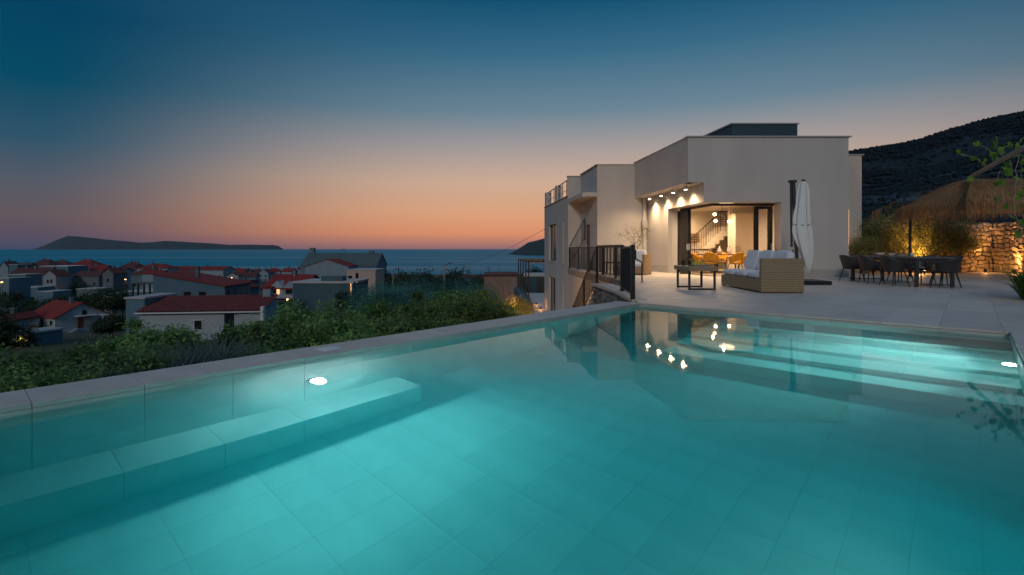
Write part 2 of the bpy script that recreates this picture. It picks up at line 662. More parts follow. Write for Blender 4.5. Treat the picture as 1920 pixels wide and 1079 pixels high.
def sea():
    m, nt, p = new_mat('sea_water')
    tc = nt.nodes.new('ShaderNodeTexCoord')
    mp = nt.nodes.new('ShaderNodeMapping'); mp.inputs['Scale'].default_value = (0.0004, 0.0040, 1)
    nt.links.new(tc.outputs['Object'], mp.inputs[0])
    nz = nt.nodes.new('ShaderNodeTexNoise'); nz.inputs['Scale'].default_value = 1.0; nz.inputs['Detail'].default_value = 4
    nt.links.new(mp.outputs[0], nz.inputs['Vector'])
    mr = nt.nodes.new('ShaderNodeMapRange')
    mr.inputs['From Min'].default_value = 0.38; mr.inputs['From Max'].default_value = 0.66
    mr.inputs['To Min'].default_value = 3.2; mr.inputs['To Max'].default_value = 1.2
    nt.links.new(nz.outputs[0], mr.inputs['Value'])
    p.inputs['Roughness'].default_value = 0.25
    wv = nt.nodes.new('ShaderNodeTexNoise'); wv.inputs['Scale'].default_value = 0.35; wv.inputs['Detail'].default_value = 3
    nt.links.new(tc.outputs['Object'], wv.inputs['Vector'])
    ctr = nt.nodes.new('ShaderNodeVectorMath'); ctr.operation = 'SUBTRACT'; ctr.inputs[1].default_value = (0.5, 0.5, 0.0)
    nt.links.new(wv.outputs['Color'], ctr.inputs[0])
    amp = nt.nodes.new('ShaderNodeVectorMath'); amp.operation = 'SCALE'
    nt.links.new(ctr.outputs[0], amp.inputs[0]); nt.links.new(mr.outputs[0], amp.inputs['Scale'])
    flat = nt.nodes.new('ShaderNodeVectorMath'); flat.operation = 'MULTIPLY'; flat.inputs[1].default_value = (1, 1, 0)
    nt.links.new(amp.outputs[0], flat.inputs[0])
    up = nt.nodes.new('ShaderNodeVectorMath'); up.operation = 'ADD'; up.inputs[1].default_value = (0, 0, 1)
    nt.links.new(flat.outputs[0], up.inputs[0])
    nrm = nt.nodes.new('ShaderNodeVectorMath'); nrm.operation = 'NORMALIZE'
    nt.links.new(up.outputs[0], nrm.inputs[0])
    nt.nodes.remove(p)
    df = nt.nodes.new('ShaderNodeBsdfDiffuse'); df.inputs[0].default_value = (0.012, 0.29, 0.41, 1)
    gl = nt.nodes.new('ShaderNodeBsdfGlossy'); gl.inputs['Roughness'].default_value = 0.30
    nt.links.new(nrm.outputs[0], gl.inputs['Normal'])
    m3 = nt.nodes.new('ShaderNodeMapRange')
    m3.inputs['From Min'].default_value = 0.42; m3.inputs['From Max'].default_value = 0.66
    m3.inputs['To Min'].default_value = 0.06; m3.inputs['To Max'].default_value = 0.42
    nt.links.new(nz.outputs[0], m3.inputs['Value'])
    mx = nt.nodes.new('ShaderNodeMixShader')
    nt.links.new(m3.outputs[0], mx.inputs[0]); nt.links.new(df.outputs[0], mx.inputs[1]); nt.links.new(gl.outputs[0], mx.inputs[2])
    nt.links.new(mx.outputs[0], nt.nodes['Material Output'].inputs[0])
    mb = MB()
    mb.poly([(-26000, 250, SEA), (26000, 250, SEA), (26000, 26000, SEA), (-26000, 26000, SEA)])
    tag(mb.build('sea', m), 'calm teal sea reaching the horizon with pale streaks', 'sea', kind='structure')


sea()

M_land = mat('far_maquis', (0.035, 0.055, 0.06), 1.0, 0.3, 0.004, detail=8)
M_hill = None


def ridge(name, label, pts, Y0, depth, mname):
    """pts: (px, py) silhouette at distance Y0; a ridge with slopes to both sides"""
    v, f = [], []
    pts2 = []
    for (a, p), (b, q) in zip(pts, pts[1:]):
        n = max(2, int(abs(b - a) / 6))
        for k in range(n):
            t = k / n
            pts2.append((a + (b - a) * t, p + (q - p) * t))
    pts2.append(pts[-1])
    prof = [(-1.0, 0.0), (-0.7, 0.35), (-0.4, 0.68), (-0.15, 0.92), (0, 1.0), (0.3, 0.8), (1.0, 0.0)]
    m = len(prof)
    for i, (px, py) in enumerate(pts2):
        h = max(0.0, gz(py, Y0) - SEA)
        for t, k in prof:
            yy = Y0 + depth * t * (0.03 + 0.97 * min(1, h / (0.02 * Y0)))
            xx = gx(px, yy)
            nzv = mnoise.noise(Vector((xx / (Y0 * 0.02), yy / (Y0 * 0.02), 1.7)))
            v.append((xx, yy, SEA - 2 + (h + 2) * k * (1 + 0.12 * nzv * (1 if k < 1 else 0.15))))
    for i in range(len(pts2) - 1):
        for j in range(m - 1):
            a = i * m + j
            f.append((a, a + m, a + m + 1, a + 1))
    me = bpy.data.meshes.new(name)
    me.from_pydata(v, [], f)
    tag(link_mesh(name, me, mname), label, 'hill', kind='structure')


ridge('island_hill', 'long low island hill lying on the sea horizon',
      [(60, 468.5), (80, 462), (105, 451), (127, 442.5), (145, 444), (175, 446.5), (195, 449), (240, 453), (262, 455.5), (290, 454), (310, 452), (340, 453.5), (400, 457), (430, 459.5), (470, 459), (512, 460), (522, 461.5), (531, 467.5)],
      15000, 1800, M_land)
ridge('headland_hill', 'dark rounded headland sloping into the sea behind the villa',
      [(944, 482), (960, 474), (978, 463), (990, 455), (1005, 451.5), (1022, 447), (1060, 438), (1120, 428), (1200, 420), (1320, 424), (1430, 455)],
      1900, 330, M_land)


def mountain():
    tab = [(1230, 460), (1330, 400), (1450, 330), (1540, 303), (1616, 283), (1640, 279), (1700, 271), (1740, 262), (1790, 245), (1830, 232), (1880, 220), (1920, 212), (2050, 195), (2300, 190), (2700, 215)]
    pxs = np.arange(1230, 2700, 10.0)
    ts = np.linspace(0, 1, 40)
    v, f = [], []
    YF, YR = 34.0, 620.0
    for px in pxs:
        hr = gz(interp(tab, px), YR)
        for t in ts:
            y = YF + (YR - YF) * t
            prof = 0.10 * t + 0.90 * t ** 1.9
            x = gx(px, y)
            z = -1.0 + (hr + 1.0) * prof
            amp = 14 * smooth(0.1, 0.5, t) * (1 - 0.75 * smooth(0.85, 1, t))
            nn = mnoise.fractal(Vector((x * 0.012, y * 0.012, 0)), 1.0, 2.0, 5)
            cl = max(0, mnoise.noise(Vector((x * 0.006 + 4, z * 0.02, 2)))) * smooth(0.45, 0.6, t) * (1 - smooth(0.75, 0.9, t)) * 18
            v.append((x, y + cl, z + amp * nn * 0.5))
    for px in pxs:   # back slope
        pass
    m_ = len(ts)
    for i in range(len(pxs) - 1):
        for j in range(m_ - 1):
            a = i * m_ + j
            f.append((a, a + m_, a + m_ + 1, a + 1))
    # back side down to the ground
    nb = len(v)
    for i, px in enumerate(pxs):
        v.append((gx(px, YR) * 1.0, YR + 260, -30))
    for i in range(len(pxs) - 1):
        f.append((i * m_ + m_ - 1, (i + 1) * m_ + m_ - 1, nb + i + 1, nb + i))
    me = bpy.data.meshes.new('mountain_hill')
    me.from_pydata(v, [], f)
    m, nt, p = new_mat('hazed_scrub')
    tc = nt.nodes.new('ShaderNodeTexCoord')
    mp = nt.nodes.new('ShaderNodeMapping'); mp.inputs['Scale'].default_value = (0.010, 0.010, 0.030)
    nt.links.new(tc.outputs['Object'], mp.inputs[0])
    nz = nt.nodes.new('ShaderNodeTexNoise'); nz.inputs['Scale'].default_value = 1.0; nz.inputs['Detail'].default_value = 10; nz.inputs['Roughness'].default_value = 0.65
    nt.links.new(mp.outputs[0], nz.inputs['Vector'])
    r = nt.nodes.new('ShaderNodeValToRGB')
    r.color_ramp.elements[0].position = 0.57; r.color_ramp.elements[0].color = (0.007, 0.022, 0.034, 1)  # blue of the haze put into the scrub and cliff colours
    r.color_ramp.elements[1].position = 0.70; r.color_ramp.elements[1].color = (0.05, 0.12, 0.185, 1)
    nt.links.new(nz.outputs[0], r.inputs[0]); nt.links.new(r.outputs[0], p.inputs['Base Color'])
    p.inputs['Roughness'].default_value = 1.0
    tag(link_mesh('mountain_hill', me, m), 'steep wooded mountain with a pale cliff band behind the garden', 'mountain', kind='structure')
    # canopy on it
    ico = [Vector((0, 0, 1)), Vector((0.89, 0, 0.45)), Vector((0.28, 0.85, 0.45)), Vector((-0.72, 0.53, 0.45)), Vector((-0.72, -0.53, 0.45)), Vector((0.28, -0.85, 0.45)),
           Vector((0.72, 0.53, -0.45)), Vector((-0.28, 0.85, -0.45)), Vector((-0.89, 0, -0.45)), Vector((-0.28, -0.85, -0.45)), Vector((0.72, -0.53, -0.45))]
    fi = [(0, 1, 2), (0, 2, 3), (0, 3, 4), (0, 4, 5), (0, 5, 1), (1, 6, 2), (2, 7, 3), (3, 8, 4), (4, 9, 5), (5, 10, 1), (6, 7, 2), (7, 8, 3), (8, 9, 4), (9, 10, 5), (10, 6, 1)]
    V2, F2 = [], []
    R = random.Random(3)
    tries = 0
    while len(V2) < 11 * 13000 and tries < 60000:
        tries += 1
        i = R.randrange(34, 80); j = min(m_ - 1, int(m_ * R.random() ** 0.6))
        if R.random() < 0.22:
            j = m_ - 1
        a = Vector(v[i * m_ + j])
        cl = mnoise.noise(Vector((a.x * 0.010, a.y * 0.010, a.z * 0.03)))
        if cl > 0.12 and j < m_ - 4 and R.random() < 0.85:
            continue
        a += Vector((R.uniform(-5, 5), R.uniform(-8, 8) if j < m_ - 1 else 0, 0)) * (a.y / 600)
        rad = R.uniform(0.8, 2.2) * (0.4 + 0.6 * a.y / 600)
        b = len(V2)
        for q in ico:
            k = rad * R.uniform(0.65, 1.3)
            V2.append((a.x + q.x * k, a.y + q.y * k, a.z + rad * 0.5 + q.z * k * R.uniform(0.8, 1.3)))
        F2 += [(b + x, b + y, b + z) for x, y, z in fi]
    me2 = bpy.data.meshes.new('hillside_woods')
    me2.from_pydata(V2, [], F2)
    tag(link_mesh('hillside_woods', me2, mat('hazed_pine_canopy', (0.007, 0.021, 0.032), 1.0, 0.3, 0.05)), 'dark pine woods covering the mountain slope and ridge', 'woods', kind='stuff')  # woods colour carries the same painted haze blue


mountain()

# ------------------------------------------------------------------ pool
def pool():
    root = pool_root('pool_basin', 'rectangular tiled swimming pool with underwater steps', 'pool', 'structure')
    # concrete shell (in local coordinates: x across, -y towards the camera)
    mb = MB()
    T = 0.02
    mb.box(-0.55, -PL - 0.5, FLOOR - 0.30, PW + 0.5, 0.2, FLOOR - T - 0.004)          # slab
    mb.box(-0.46, -PL - 0.5, FLOOR - T - 0.004, -T - 0.003, 0.2, -0.034)              # outer wall
    mb.box(PW + T + 0.003, -PL - 0.5, FLOOR - T - 0.004, PW + 0.45, 0.2, -0.034)
    mb.box(-T - 0.003, T + 0.003, FLOOR - T - 0.004, PW + T + 0.003, 0.35, -0.034)
    mb.box(-T - 0.003, -PL - 0.45, FLOOR - T - 0.004, PW + T + 0.003, -PL - T - 0.003, -0.034)
    mb.build('shell', M_grout, root)
    meshes = {}

    def tile(x0, y0, z0, x1, y1, z1, m=M_pool, g=0.0015, nm='tile'):
        key = (round(x1 - x0, 3), round(y1 - y0, 3), round(z1 - z0, 3), m.name)
        if key not in meshes:
            b = MB()
            a, c, d = (x1 - x0) / 2 - (g if x1 - x0 > 0.05 else 0), (y1 - y0) / 2 - (g if y1 - y0 > 0.05 else 0), (z1 - z0) / 2 - (g if z1 - z0 > 0.05 else 0)
            b.box(-a, -c, -d, a, c, d)
            meshes[key] = b.mesh('tile')
            meshes[key].materials.append(m)
        o = link_mesh(nm, meshes[key], None, root)
        o.location = ((x0 + x1) / 2, (y0 + y1) / 2, (z0 + z1) / 2)
        return o

    # floor tiles 0.305 x 0.605, straight joints
    rows = 16
    rw = PW / rows
    for r in range(rows):
        y = 0.0
        nxt = 0.40
        while y > -PL + 0.01:
            y2 = max(-PL, -nxt)
            tile(r * rw, y2, FLOOR - T, (r + 1) * rw, y, FLOOR, g=0.0007)
            y = y2
            nxt += 0.605
    # side walls: panels 0.605 long in two heights
    zmid = WATER - 0.78
    s = 0.33 - 0.605
    while s < PL:
        a, b = max(0, s), min(PL, s + 0.605)
        for (x0, x1) in ((-T, 0.0), (PW, PW + T)):
            for z0, z1 in ((FLOOR, zmid), (zmid, -0.034)):
                tile(x0, -b, z0, x1, -a, z1, nm='wall_panel')
        s += 0.605
    c = -0.02
    while c < PW:
        a, b = max(0, c), min(PW, c + 0.61)
        for (y0, y1) in ((0.0, T), (-PL - T, -PL)):
            for z0, z1 in ((FLOOR, zmid), (zmid, -0.034)):
                tile(a, y0, z0, b, y1, z1, nm='wall_panel')
        c += 0.61
    # bench along the outer wall
    mb = MB()
    mb.box(0.002, -PL, FLOOR, 0.40, -5.38, WATER - 1.14)
    mb.build('bench_core', M_grout, root)
    y = -5.37
    while y > -PL + 0.05:
        y2 = max(-PL, y - 0.605)
        tile(0.001, y2, WATER - 1.137, 0.42, y, WATER - 1.117)
        tile(0.402, y2, FLOOR + 0.001, 0.42, y, WATER - 1.137)
        y = y2
    tile(0.001, -5.38, FLOOR + 0.001, 0.402, -5.36, WATER - 1.139)
    # steps at the far end
    X0 = 1.6
    edges = [(0.80, 0.36), (1.25, 0.545), (1.67, 0.73), (2.088, 0.92), (2.485, 1.11)]
    prev = 0.0
    core = MB()
    for i, (sf, d) in enumerate(edges):
        top = WATER - d
        nxt = WATER - edges[i + 1][1] if i < 4 else FLOOR
        core.box(X0 + 0.02, -sf + 0.022, FLOOR + 0.0015, PW - 0.002, -prev + (0.022 if i else -0.002), top - 0.022)
        # treads and risers in slabs
        x = X0
        k = 0
        while x < PW - 0.02:
            ln = 1.21 if (k or i % 2) else 0.82
            x2 = min(PW - 0.001, x + ln)
            tile(x, -sf, top - 0.02, x2, -prev - 0.0015, top, M_tread_lit, nm='tread')
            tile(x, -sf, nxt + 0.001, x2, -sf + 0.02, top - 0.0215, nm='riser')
            x = x2
            k += 1
        tile(X0, -sf + 0.021, (nxt if i < 4 else FLOOR) + 0.001, X0 + 0.018, -prev - 0.0015, top - 0.0215)
        if i < 4:
            tile(X0, -sf + 0.021, FLOOR + 0.001, X0 + 0.018, -prev - 0.0015, nxt - 0.0005)
        prev = sf
    core.build('step_core', M_grout, root)
    for x in (2.35, 3.75):   # return inlets in the top step
        b = MB(); b.lathe([(0.07, 0), (0.07, 0.006), (0.055, 0.010), (0.02, 0.010)], 20, (x, -0.42, WATER - 0.359))
        b.build('inlet_cover', M_trim, root)
    # coping slabs: outer (sea) side, near side
    cop = pool_root('pool_coping', 'pale stone coping slabs along the outer pool edge', 'coping', 'structure')
    s = 0.33 - 0.605
    me = None
    for k in range(-1, 16):
        b = MB()
        y1 = -(0.33 + 0.605 * k) - 0.0015
        y0 = y1 - 0.605 + 0.003
        if k == -1:
            y1 = 0.0
        y0 = max(y0, -PL - 0.45)
        if y1 - y0 < 0.02:
            break
        b.box(-0.48, y0, -0.034, 0.0, y1, 0.0)
        b.build('slab', M_cope, cop, bevel=0.003)
    b = MB()
    b.box(-0.47, -PL - 0.45, -0.40, -0.455, 0.0, -0.036)
    b.build('outer_facing', M_cope, cop)
    b = MB()
    for q in range(8):
        b2 = MB(); b2.box(0.003 + q * 0.605, -PL - 0.45, -0.034, 0.603 + q * 0.605, -PL - 0.002, 0.0)
        b2.build('slab', M_cope, cop, bevel=0.003)
    # skimmer lid on the coping
    lid = thing('skimmer_lid', 'square white skimmer lid lying on the pool coping', 'lid', pxy(6.02, -0.21), ANG)
    b = MB(); b.box(-0.10, -0.10, 0.0, 0.10, 0.10, 0.006)
    b.build('plate', M_trim, lid, bevel=0.002)
    b = MB(); b.box(-0.085, -0.085, 0.0062, 0.085, 0.085, 0.010)
    b.build('cover', M_white_fab, lid, bevel=0.002)
    # water body
    b = MB()
    b.box(-0.012, -PL - 0.012, FLOOR - 0.012, PW + 0.012, 0.012, WATER)
    wr = pool_root('pool_water', 'clear turquoise water lit from below', 'water', 'structure')
    b.build('water', M_water, wr)
    # underwater lamps
    for k, (s, c, nx, lab, pw, dp) in enumerate(((6.28, 0.0, 1, 'bright round underwater lamp in the outer pool wall above the bench', 1.0, 0.58),
                                         (1.78, PW, -1, 'underwater lamp in the garden side pool wall beside the steps', 1.5, 0.23),
                                         (5.6, PW, -1, 'added unseen underwater lamp in the garden side pool wall facing the bench', 0.16, 0.55))):  # last lamp is added out of view to brighten the garden side floor
        pl = thing('pool_lamp', lab, 'pool lamp', pxy(s, c) + Vector((0, 0, WATER - dp)), ANG, 'underwater lamps in the pool walls')
        b = MB()
        b.tube([(0.0, 0, 0), (0.018 * nx, 0, 0), (0.026 * nx, 0, 0)], [(0.068 if s > 6 else 0.045)] * 2 + [(0.064 if s > 6 else 0.042)], 24)
        b.build('ring', M_trim, pl)
        b = MB()
        b.tube([(0.0262 * nx, 0, 0), (0.034 * nx, 0, 0)], [0.060, 0.045] if s > 6 else [0.038, 0.03], 20)
        b.build('lens', E_lens, pl)
        lamp('SPOT', (0.10 * nx, 0, 0), (160 if s > 6 else 195) * pw, (0.93, 0.98, 1.0), pl, 0.05, (nx, 0, -0.12) if s > 2 else (nx, 0.05, -0.08), 150 if s > 2 else 140, 0.8 if s > 2 else 1.0)
        lamp('POINT', (0.075 * nx, 0, 0.02), (60 if s > 6 else 5) * pw, (0.93, 0.98, 1.0), pl, 0.05)


pool()

# ------------------------------------------------------------------ terrace
DECK = [(2.62, 9.62), (2.50, 12.0), (2.35, 14.6), (3.45, 14.6), (3.42, 19.4), (3.05, 23.4), (2.93, 26.6), (14.6, 26.6), (20.9, 22.2), (20.2, 16.0), (13.0, 2.0), (6.4, -4.0)]


def inside(p, poly):
    x, y = p
    r = False
    j = len(poly) - 1
    for i in range(len(poly)):
        xi, yi = poly[i]; xj, yj = poly[j]
        if (yi > y) != (yj > y) and x < (xj - xi) * (y - yi) / (yj - yi) + xi:
            r = not r
        j = i
    return r


def terrace():
    root = thing('terrace_floor', 'pale porcelain terrace slabs between pool and villa', 'terrace', CORNER, ANG, kind='structure')
    Rm = Matrix.Rotation(ANG, 4, 'Z')
    Minv = (Matrix.Translation(CORNER) @ Rm).inverted()
    # bed: deck polygon minus the pool; built from two prisms
    b = MB()
    e = 0.004
    poly = [(2.369, 9.385), (2.50, 12.0), (2.35, 14.6), (3.45, 14.6), (3.42, 19.4), (3.05, 23.4), (2.93, 26.6), (14.6, 26.6), (20.9, 22.2), (20.2, 16.0), (13.0, 2.0)]
    c1 = pxy(-0.025, PW + 0.45); c2 = pxy(-0.025, 0.0)
    far = [(c2.x, c2.y)] + poly[1:-1] + [(14.9, 5.7), (c1.x, c1.y)]
    b.prism([tuple((Minv @ Vector((x, y, 0))).xy) for x, y in far], -0.30, -0.034)
    b.build('bed', M_grout, root)
    b = MB()
    a0 = pxy(-0.03, PW + 0.024); a1 = pxy(PL + 0.5, PW + 0.024); a2 = pxy(PL + 0.5, PW + 6.0); a3 = pxy(-0.03, PW + 6.0)
    b.prism([tuple((Minv @ v).xy) for v in (a0, a1, a2, a3)], -0.31, -0.036)
    b.build('bed', M_grout, root)
    rest = MB()
    n = 0
    cand = []
    TW, TLn = 0.605, 1.21
    world_poly = [(2.369, 9.383)] + poly[1:]
    outer = [tuple((Minv @ Vector((x, y, 0))).xy) for x, y in world_poly[:-1]] + [(PW + 5.5, 0.0), (0.0, 0.0)]
    side = [(PW + 0.012, 0.0), (PW + 5.5, 0.0), (PW + 5.5, -PL - 0.5), (PW + 0.012, -PL - 0.5)]

    def clip_rect(sub, x0, y0, x1, y1):
        for ax, lim, sg in ((0, x0, 1), (0, x1, -1), (1, y0, 1), (1, y1, -1)):
            out = []
            for i in range(len(sub)):
                p, q = sub[i], sub[(i + 1) % len(sub)]
                pi, qi = (p[ax] - lim) * sg >= 0, (q[ax] - lim) * sg >= 0
                if pi:
                    out.append(p)
                if pi != qi:
                    t = (lim - p[ax]) / (q[ax] - p[ax])
                    out.append((p[0] + (q[0] - p[0]) * t, p[1] + (q[1] - p[1]) * t))
            sub = out
            if len(sub) < 3:
                return []
        return sub

    def area(pg):
        return abs(sum(pg[i][0] * pg[(i + 1) % len(pg)][1] - pg[(i + 1) % len(pg)][0] * pg[i][1] for i in range(len(pg)))) / 2
    Wm = Matrix.Translation(CORNER) @ Rm
    for region in (outer, side):
        for i in range(-24, 34):
            for j in range(-10, 18):
                x0, y0 = i * TW, j * TLn
                pg = clip_rect(region, x0 + 0.0015, y0 + 0.0015, x0 + TW - 0.0015, y0 + TLn - 0.0015)
                if len(pg) < 3 or area(pg) < 0.004:
                    continue
                c = Wm @ Vector((x0 + TW / 2, y0 + TLn / 2, 0))
                if c.y > 18.9 and 7.0 < c.x < 11.6:
                    continue
                if c.y > 24.2 and 4.3 < c.x < 14:
                    continue
                if c.y > 22.2 and 11.9 < c.x < 14.5:
                    continue
                seen = c.y > 1 and abs(c.x / c.y) < 1.1
                cand.append((0 if seen else 1, c.length, pg))
    cand.sort(key=lambda q: q[:2])
    for k, (s_, d, pg) in enumerate(cand):
        if k < 295:
            b = MB(); b.prism(pg, -0.03, -random.random() * 0.0012)
            b.build('tile', M_deck, root)
        else:
            rest.prism(pg, -0.03, -0.001)
            n += 1
    if n:
        o = rest.build('outer_tile', M_deck, root)
        o['kind'] = 'stuff'
    # retaining walls under the deck edge
    rw = thing('retaining_wall', 'grey rendered retaining wall carrying the terrace', 'wall', kind='structure')
    b = MB()
    b.prism([(3.45, 14.62), (3.42, 19.4), (3.05, 23.4), (2.95, 26.6), (11.0, 26.6), (11.0, 14.62)], -3.5, -0.31)
    b.build('wall', M_plaster, rw)
    b = MB()
    b.prism([(2.66, 9.9), (2.62, 12.0), (2.50, 14.58), (10.5, 14.58), (14, 8), (6, 7)], -3.5, -0.32)
    b.build('wall', M_conc, rw)


terrace()


# ------------------------------------------------------------------ villa
def villa():
    V = thing('villa', 'modern pale grey villa with flat roofs and glazed corner opening', 'villa', (6.0, 18.0, 0))
    V.location = (0, 0, 0)
    ROT = Matrix(((1, 0, 0, 0), (0, 0, -1, 0), (0, 1, 0, 0), (0, 0, 0, 1)))   # prism (x, z) extruded along -y -> use y offset
    # front wall (polygon in x,z at Y 17.9, 0.46 thick)
    poly = [(6.22, 3.35), (6.78, 3.35), (6.78, 2.66), (9.51, 2.66), (9.51, 0.0), (11.89, 0.0), (11.89, 4.94), (6.22, 4.94)]
    b = MB()
    n = len(poly)
    b.v += [(x, 17.9, z) for x, z in poly] + [(x, 18.36, z) for x, z in poly]
    b.f.append(tuple(range(n)))
    b.f.append(tuple(range(n, 2 * n))[::-1])
    for i in range(n):
        j = (i + 1) % n
        b.f.append((i, i + n, j + n, j))
    b.build('front_wall', M_plaster, V)
    bk = Vector((-0.0995, 0.995, 0))
    # upper side wall over the soffit
    b = MB(); wall_mb(b, (6.22, 17.905), (5.66, 23.4), 3.35, 4.94, 0.30, flip=-1)
    b.build('side_wall', M_plaster, V)
    b = MB(); b.prism([(6.224, 18.365), (6.83, 18.365), (6.27, 23.395), (5.70, 23.395)], 3.352, 3.52)
    b.build('soffit', M_plaster, V)
    # lit wall with the corner opening
    b = MB(); wall_mb(b, (6.778, 18.362), (6.23, 23.4), 0, 3.35, 0.45, [(-1, 2.70, -1, 2.66)], flip=-1)
    b.build('side_wall', M_plaster, V)
    # east and back walls, roof
    b = MB(); wall_mb(b, (11.889, 18.362), (11.40, 27.0), 0, 4.938, 0.35, flip=1)
    b.build('side_wall', M_plaster, V)
    b = MB(); b.box(6.6, 26.7, 0, 11.1, 27.0, 4.93)
    b.build('back_wall', M_plaster, V)
    b = MB(); b.prism([(6.5, 18.4), (11.6, 18.4), (11.2, 26.9), (5.9, 26.9), (5.9, 23.5)], 4.55, 4.70)
    b.build('roof', M_cap, V)
    # parapet caps
    b = MB()
    b.box(6.16, 17.84, 4.942, 11.97, 18.42, 4.985)
    wall_mb(b, (6.155, 18.422), (5.60, 23.42), 4.942, 4.985, 0.42, flip=-1)
    wall_mb(b, (11.975, 18.422), (11.45, 27.0), 4.942, 4.985, 0.45, flip=1)
    b.build('parapet_cap', M_cap, V)
    # stair block at the back
    b = MB(); b.box(3.942, 23.40, -3.2, 6.23, 23.70, 4.87)
    b.build('front_wall', M_plaster, V)
    b = MB(); wall_mb(b, (3.94, 23.405), (3.61, 26.65), -3.2, 4.868, 0.30, [(1.35, 2.15, 0.02, 2.2)], flip=-1)
    b.build('side_wall', M_plaster, V)
    b = MB(); b.box(2.945, 26.65, -3.3, 3.90, 26.95, 4.80)
    b.build('recess_wall', M_plaster, V)
    b = MB()
    b.box(3.88, 23.36, 4.872, 5.72, 23.76, 4.91)
    wall_mb(b, (3.875, 23.40), (3.55, 26.60), 4.872, 4.91, 0.40, flip=-1)
    b.box(2.90, 26.605, 4.802, 3.90, 27.0, 4.84)
    b.build('parapet_cap', M_cap, V)
    b = MB(); b.prism([(4.2, 23.7), (6.0, 23.7), (6.0, 30), (3.4, 30), (3.9, 26.9)], 4.3, 4.45)
    b.build('roof', M_cap, V)
    # door in the side of the stair block
    b = MB(); wall_mb(b, (3.86, 24.75), (3.775, 25.53), 0.0, 2.18, 0.06, flip=-1)
    d = b.build('door', mat('brown_door', (0.20, 0.10, 0.06), 0.5, 0.15, 3), V)
    b = MB(); b.box(3.72, 25.35, 1.0, 3.80, 25.40, 1.05)
    b.build('handle', M_anth, d)
    # canopy over the balcony
    b = MB(); b.prism([(3.25, 23.42), (3.937, 23.42), (3.605, 26.645), (2.95, 26.645)], 3.42, 3.62)
    b.build('canopy', M_plaster, V)
    # west wall with terrace parapet and windows
    p0, p1 = (2.945, 26.652), (2.19, 34.2)
    win = [(3.4, 5.9, 0.25, 2.5), (1.10, 1.35, 0.25, 2.5), (1.10, 1.35, -2.95, -0.9), (3.6, 5.9, -3.02, -0.75)]
    b = MB()
    Mw = wall_mb(b, p0, p1, -3.3, 3.77, 0.35, win, flip=-1)
    b.build('west_wall', M_plaster, V)
    for t0, t1, za, zb in win:
        f = MB()
        w = 0.06
        f.box(t0, 0.14, za, t0 + w, 0.20, zb, Mw); f.box(t1 - w, 0.14, za, t1, 0.20, zb, Mw)
        f.box(t0 + w, 0.14, za, t1 - w, 0.20, za + w, Mw); f.box(t0 + w, 0.14, zb - w, t1 - w, 0.20, zb, Mw)
        if t1 - t0 > 1:
            f.box((t0 + t1) / 2 - 0.04, 0.14, za + w, (t0 + t1) / 2 + 0.04, 0.20, zb - w, Mw)
        wo = f.build('window', M_anth, V)
        f = MB(); f.box(t0 + w, 0.165, za + w, t1 - w, 0.175, zb - w, Mw)
        f.build('pane', mat('villa_pane', (0.03, 0.04, 0.05), 0.04, 0.02, 1), wo)
        f = MB(); f.box(t0 - 0.06, -0.06, za - 0.05, t1 + 0.06, 0.13, za - 0.003, Mw)
        f.build('sill', M_trim, wo)
    b = MB()
    wall_mb(b, (2.89, 26.65), (2.14, 34.2), 3.772, 3.81, 0.45, flip=-1)
    b.build('parapet_cap', M_cap, V)
    # roof terrace posts + rail on top
    for t in (3.3, 7.0):
        b = MB(); b.box(t, 0.02, 3.812, t + 0.55, 0.33, 4.75, Mw)
        b.build('parapet_post', M_plaster, V)
    rl = MB()
    for a, c in ((0.05, 3.3), (3.85, 7.0)):
        rl.box(a, 0.15, 4.72, c, 0.19, 4.76, Mw)
        rl.box(a, 0.16, 4.20, c, 0.18, 4.22, Mw)
        k = a
        while k <= c:
            rl.box(k, 0.15, 3.812, k + 0.035, 0.19, 4.72, Mw)
            k += 1.08
    rl.build('roof_rail', M_black, V)
    # wing at the east
    b = MB(); b.box(11.55, 21.3, 0, 14.70, 21.6, 4.93)
    b.build('wing_wall', M_plaster, V)
    b = MB(); b.box(14.40, 21.602, 0, 14.70, 28.0, 4.93)
    b.build('wing_wall', M_plaster, V)
    b = MB(); b.box(11.98, 21.25, 4.932, 14.78, 21.66, 4.975); b.box(14.36, 21.662, 4.932, 14.78, 28, 4.975)
    b.build('parapet_cap', M_cap, V)
    f = MB(); f.box(13.98, 21.27, 0.95, 14.14, 21.297, 2.65)
    f.build('lit_window', E_window, V)
    # dark roof box
    b = MB(); b.prism([(10.43, 24.0), (13.52, 24.0), (13.2, 28.6), (9.9, 28.6)], 4.72, 6.90)
    rb = b.build('roof_box', M_roofbox, V)
    b = MB(); b.prism([(10.37, 23.94), (13.58, 23.94), (13.25, 28.66), (9.84, 28.66)], 6.902, 6.96)
    b.build('roof_box_cap', M_cap, rb)
    # plinth
    b = MB(); b.box(9.515, 17.878, 0.001, 11.905, 17.898, 0.27)
    b.build('plinth', M_plinth, V)
    b = MB()
    wall_mb(b, (6.45, 21.17), (6.212, 23.395), 0.001, 0.27, 0.018, flip=1)
    b.build('plinth', M_plinth, V)
    # downpipe with hopper in the corner
    b = MB()
    b.box(6.02, 23.22, 0.0, 6.14, 23.34, 1.95); b.box(6.02, 23.22, 2.3, 6.14, 23.34, 3.34)
    dp = b.build('downpipe', M_plaster, V)
    b = MB(); b.prism([(5.96, 23.16), (6.20, 23.16), (6.20, 23.38), (5.96, 23.38)], 1.95, 2.3)
    b.build('hopper', M_conc, dp)
    # sliding glazing: tracks, stacked panels
    fr = MB()
    fr.box(7.22, 18.365, 2.56, 9.505, 18.46, 2.655)
    wall_mb(fr, (7.22, 18.46), (6.96, 21.0), 2.56, 2.655, 0.10, flip=-1)
